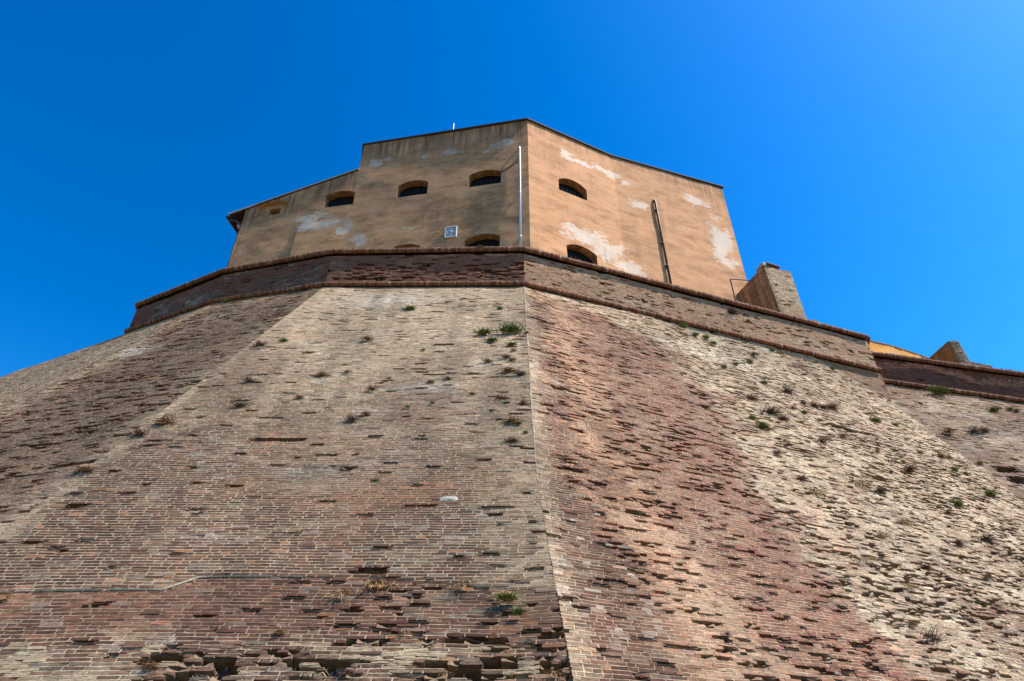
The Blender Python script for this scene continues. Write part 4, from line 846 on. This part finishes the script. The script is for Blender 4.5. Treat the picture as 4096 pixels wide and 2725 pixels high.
# ---------------------------------------------------------------- plants rooted in the joints
PL = [('g','mid',-0.08,15.37,13.26,0.55),('g','mid',-0.81,15.28,13.12,0.43),('g','mid',-0.56,14.98,12.65,0.28),('g','mid',-0.02,14.81,12.39,0.23),
('g','mid',0.41,15.33,13.19,0.12),('g','mid',-3.19,16.49,14.96,0.35),('g','mid',-0.39,16.53,15.04,0.19),('g','mid',-2.92,13.60,10.52,0.11),
('g','mid',-2.26,12.76,9.23,0.11),('g','mid',-0.42,12.64,9.06,0.12),('g','mid',-0.13,12.83,9.36,0.15),('g','mid',0.27,12.10,8.24,0.10),
('g','mid',0.12,12.29,8.54,0.14),('g','mid',-2.34,14.62,12.09,0.10),('g','mid',-0.08,9.53,4.28,0.27),('g','mid',0.07,9.39,4.06,0.16),
('d','mid',-6.77,14.87,12.42,0.30),('d','mid',-3.99,15.09,12.79,0.32),('d','mid',0.04,14.59,12.07,0.17),('d','mid',-0.14,14.31,11.63,0.24),
('d','mid',0.01,14.23,11.51,0.20),('d','mid',-0.11,13.83,10.89,0.32),('d','mid',0.21,13.71,10.71,0.29),('d','mid',-0.60,14.16,11.39,0.18),
('d','mid',-0.22,12.98,9.59,0.27),('d','mid',0.24,12.85,9.40,0.19),('d','mid',-0.01,12.37,8.65,0.31),('d','mid',0.01,11.91,7.94,0.25),
('d','mid',-0.89,13.11,9.78,0.14),('d','mid',-1.74,12.85,9.38,0.13),('d','mid',-1.51,13.57,10.48,0.15),('d','mid',-1.91,13.51,10.38,0.18),
('d','mid',-3.21,13.27,10.00,0.22),('d','mid',-3.12,12.59,8.96,0.20),('d','mid',-3.33,12.43,8.71,0.25),('d','mid',-4.02,13.83,10.86,0.17),
('d','mid',-7.23,12.44,8.69,0.36),('d','mid',-5.92,12.83,9.30,0.27),('d','mid',-4.76,13.07,9.68,0.18),('d','mid',-6.21,13.56,10.41,0.25),
('d','mid',-7.44,12.14,8.21,0.30),('d','mid',-7.77,11.42,7.11,0.32),('g','mid',-6.24,15.02,12.67,0.21),('g','left',-10.12,18.70,17.12,0.28),
('d','mid',-4.60,13.75,10.73,0.23),('s','mid',-2.34,9.61,4.38,0.26),('s','mid',-1.86,9.72,4.55,0.27),('s','mid',-0.68,9.70,4.53,0.24),
('s','mid',0.06,9.78,4.66,0.12),('s','mid',-1.37,9.22,3.79,0.09),('d','mid',-4.33,8.94,3.33,0.18),('d','mid',-2.96,9.23,3.79,0.16),
('s','mid',-3.41,10.40,5.59,0.15),('s','mid',-6.90,9.60,4.32,0.18),('d','mid',-1.94,8.87,3.24,0.17),('s','mid',-0.78,8.86,3.24,0.11),
('s','mid',0.50,8.85,3.23,0.15),('d','mid',-0.29,9.37,4.02,0.14),('g','right',6.72,20.07,16.68,0.26),('g','right',7.14,20.23,16.68,0.26),
('g','right',7.36,20.22,16.39,0.26),('g','right',10.04,21.43,16.99,0.20),('g','right',7.15,19.11,14.60,0.21),('g','right',7.76,19.68,15.08,0.21),
('g','right',8.67,20.52,15.79,0.25),('g','right',8.47,19.35,14.11,0.23),('g','right',6.72,16.70,11.22,0.22),('g','right',6.86,16.50,10.83,0.38),
('g','right',9.14,18.57,12.50,0.22),('g','right',9.54,18.54,12.21,0.16),('d','right',9.23,19.49,13.84,0.38),('d','right',7.28,17.84,12.60,0.37),
('d','right',7.64,17.50,11.84,0.46),('d','right',7.95,17.48,11.63,0.31),('d','right',9.08,20.92,16.43,0.33),('d','right',9.47,19.17,13.20,0.28),
('d','right',9.92,19.36,13.20,0.34),('d','right',10.35,19.62,13.30,0.29),('d','right',8.76,18.50,12.63,0.22),('g','right',12.46,20.53,13.33,0.36),
('g','right',13.39,20.99,13.41,0.24),('g','right',14.13,19.62,10.91,0.19),('g','flank',15.64,20.81,11.86,0.20),('g','right',13.78,19.53,11.00,0.27),
('d','right',10.73,19.90,13.49,0.50),('d','right',9.87,18.19,11.47,0.29),('d','right',8.74,17.27,10.81,0.35),('d','right',11.46,18.14,10.37,0.40),
('d','right',13.87,20.07,11.76,0.35),('d','right',10.86,18.33,11.05,0.18),('g','flank',17.68,24.10,16.71,0.76),('g','flank',19.04,23.39,15.43,0.38),
('g','flank',19.83,23.53,15.56,0.24),('d','flank',20.00,23.47,15.44,0.24),('d','flank',16.94,22.15,13.78,0.38),('d','flank',17.40,22.25,13.87,0.38),
('d','flank',15.86,22.02,13.71,0.44),('d','right',6.72,15.65,9.63,0.24),('d','right',6.90,15.08,8.65,0.27),('s','right',7.00,14.81,8.17,0.36),
('s','right',8.86,16.13,8.99,0.44),('d','right',9.29,16.17,8.77,0.31),('s','right',8.00,14.47,7.02,0.36),('s','right',7.02,13.51,6.19,0.24),
('d','right',7.52,13.82,6.34,0.18),('s','right',9.15,15.39,7.68,0.35),('d','right',8.57,14.18,6.22,0.22),('s','right',7.57,13.35,5.61,0.23),
('d','right',11.61,16.37,7.60,0.36),('d','right',10.36,15.59,7.22,0.28),('d','right',10.24,14.91,6.26,0.21),('t','right',7.08,12.32,4.39,0.37),
('d','right',6.90,12.44,4.68,0.20),('d','right',3.21,10.16,3.61,0.12),('d','right',3.08,10.39,4.03,0.09),('d','right',3.14,11.64,5.83,0.11),
('g','right',11.97,17.42,8.97,0.35),('g','right',14.08,18.93,9.90,0.44),('g','right',12.26,18.09,9.80,0.15),('d','pr',8.70,20.99,18.53,0.31),
('g','pm',-1.13,17.85,18.98,0.20),('g','right',6.35,20.05,17.1,0.28),('g','right',12.2,21.6,16.2,0.22),]
FN = dict(mid=scarp_mid, left=scarp_left, far=scarp_far, right=scarp_right, flank=flank_scarp, pr=par_right, pm=par_mid)
def blades(r, n, L, wid, spread, bend, out=1.0, droop=0.0, seg=3, base=.12):
    """n tapering leaf blades or stalks around the origin; +Y = away from the wall, +Z = up"""
    V, F = [], []
    for i in range(n):
        th = r.normal(0, spread); ph = r.normal(.55, .35) ; l = L * (.45 + .6 * r.random()); w = wid * (.6 + .8 * r.random())
        d = A_([math.sin(th), abs(math.cos(th)) * math.cos(ph) * out + .12, math.cos(th) * math.sin(ph) + .25 - droop]); d = unit(d)
        s = unit(np.cross(d, r.normal(0, 1, 3))); p = A_([r.normal(0, base), r.uniform(0, .04), r.normal(0, base * .4)]); b = len(V)
        for k in range(seg):
            t = k / seg; V += [p - s * w * (1 - t * .75), p + s * w * (1 - t * .75)]; p = p + d * l / seg; d = unit(d + A_([r.normal(0, .12), r.normal(0, .1), -bend * (.6 + .8 * r.random())]))
        V.append(p)
        for k in range(seg - 1): F.append((b + 2 * k, b + 2 * k + 1, b + 2 * k + 3, b + 2 * k + 2))
        F.append((b + 2 * seg - 2, b + 2 * seg - 1, b + 2 * seg))
    return V, F
def plant_mesh(nm, mat, *a, **k):
    m = MB(); m.add(*blades(*a, **k)); me = bpy.data.meshes.new(nm); me.from_pydata(m.v, [], m.f); me.materials.append(mat); return me
pr_ = np.random.default_rng(77)
LIB = dict(
 g=[(plant_mesh('leaves', [M_LEAF, M_LEAFY, M_LEAF][i], pr_, 150, .50, .024, .85, .25, base=.20), plant_mesh('dead_leaves', M_DRY, pr_, 30, .40, .016, .9, .6, droop=.9, base=.18)) for i in range(3)],
 d=[(plant_mesh('stalks', [M_DRY, M_TWIG, M_DRY, M_TWIG][i], pr_, 150, .52, .013, .9, .35, droop=[.6, .1, .8, .2][i], base=.17), None) for i in range(4)],
 s=[(plant_mesh('stalks', M_STRAW, pr_, 40, .72, .010, .55, .5, droop=.95, base=.20), plant_mesh('roots', M_DRY, pr_, 70, .42, .010, 1.0, .4, droop=.4, base=.26)) for i in range(2)],
 t=[(plant_mesh('twigs', M_TWIG, pr_, 70, .62, .013, .9, .05, base=.24), None)])
KIND = dict(g=('green_wall_plant', 'green leafy plant', 'plant'), d=('dry_tuft', 'dry brown tuft', 'plant'), s=('straw_clump', 'straw-coloured dead clump', 'plant'), t=('twiggy_bush', 'dark leafless twiggy bush', 'plant'))
WHERE = dict(mid='middle scarp', left='shaded corner scarp', right='sunny right scarp', flank='curtain wall', pr='parapet band', pm='parapet coping')
ORD = ['first', 'second', 'third', 'fourth', 'fifth', 'sixth', 'seventh', 'eighth', 'ninth']
rows_ = {}
for q in PL: rows_.setdefault((q[0], q[1]), []).append(q)
LABEL = {}
for (k, fcn), lst in rows_.items():
    lst.sort(key=lambda q: -q[4]); nrow = max(1, math.ceil(len(lst) / 6)); per = math.ceil(len(lst) / nrow)
    lev = {1: [''], 2: ['upper ', 'lower '], 3: ['top ', 'middle ', 'bottom '], 4: ['top ', 'upper ', 'lower ', 'bottom ']}.get(nrow, ['row %d ' % (i + 1) for i in range(nrow)])
    if nrow == 5: lev = ['topmost ', 'upper ', 'middle ', 'lower ', 'lowest ']
    if nrow == 6: lev = ['topmost ', 'high ', 'upper ', 'lower ', 'low ', 'lowest ']
    for i in range(nrow):
        rw = sorted(lst[i * per:(i + 1) * per], key=lambda q: screen(A_([q[2], q[3], q[4]]))[0])
        for j, q in enumerate(rw):
            sz = 'tiny ' if q[5] < .16 else 'small ' if q[5] < .27 else 'bushy ' if q[5] > .37 else ''
            if len(rw) == 1: LABEL[q] = '%s%s growing on the %s%s' % (sz, KIND[k][1], ('' if not lev[i] else lev[i] + 'part of the '), WHERE[fcn])
            else: LABEL[q] = '%s%s, %s from left in the %srow on %s' % (sz, KIND[k][1], ORD[j], lev[i], WHERE[fcn])
for i, q in enumerate(PL):
    k, fcn, x, y, z, w = q; fc = FN[fcn]; n = unit(fc.n * [1, 1, 0]); t = pr_.integers(len(LIB[k])); a, b = LIB[k][t]
    p0 = A_([x, y, z]) + fc.n * .01; rz = math.atan2(n[1], n[0]) - math.pi / 2 + pr_.normal(0, .12)
    sc_ = w * (1.25 if k in 'gt' else 1.45); S = (sc_ * (1 + pr_.normal(0, .08)), sc_, sc_ * (.9 + pr_.normal(0, .1)))
    def put(nm, me, par=None):
        o = bpy.data.objects.new(nm, me); COL.objects.link(o)
        if par is None: o.location = p0; o.rotation_euler = (0, 0, rz); o.scale = S
        else: o.parent = par
        return o
    big = b is not None and (w > .2 or k == 's')
    if big:
        root = put(KIND[k][0], None); put(a.name.split('.')[0], a, root); put(b.name.split('.')[0], b, root)
    else: root = put(KIND[k][0], a)
    tag(root, LABEL[q], KIND[k][2], {'g': 'green plants rooted in the brickwork', 'd': 'dry tufts in the brickwork', 's': 'straw clumps in the brickwork', 't': None}[k])
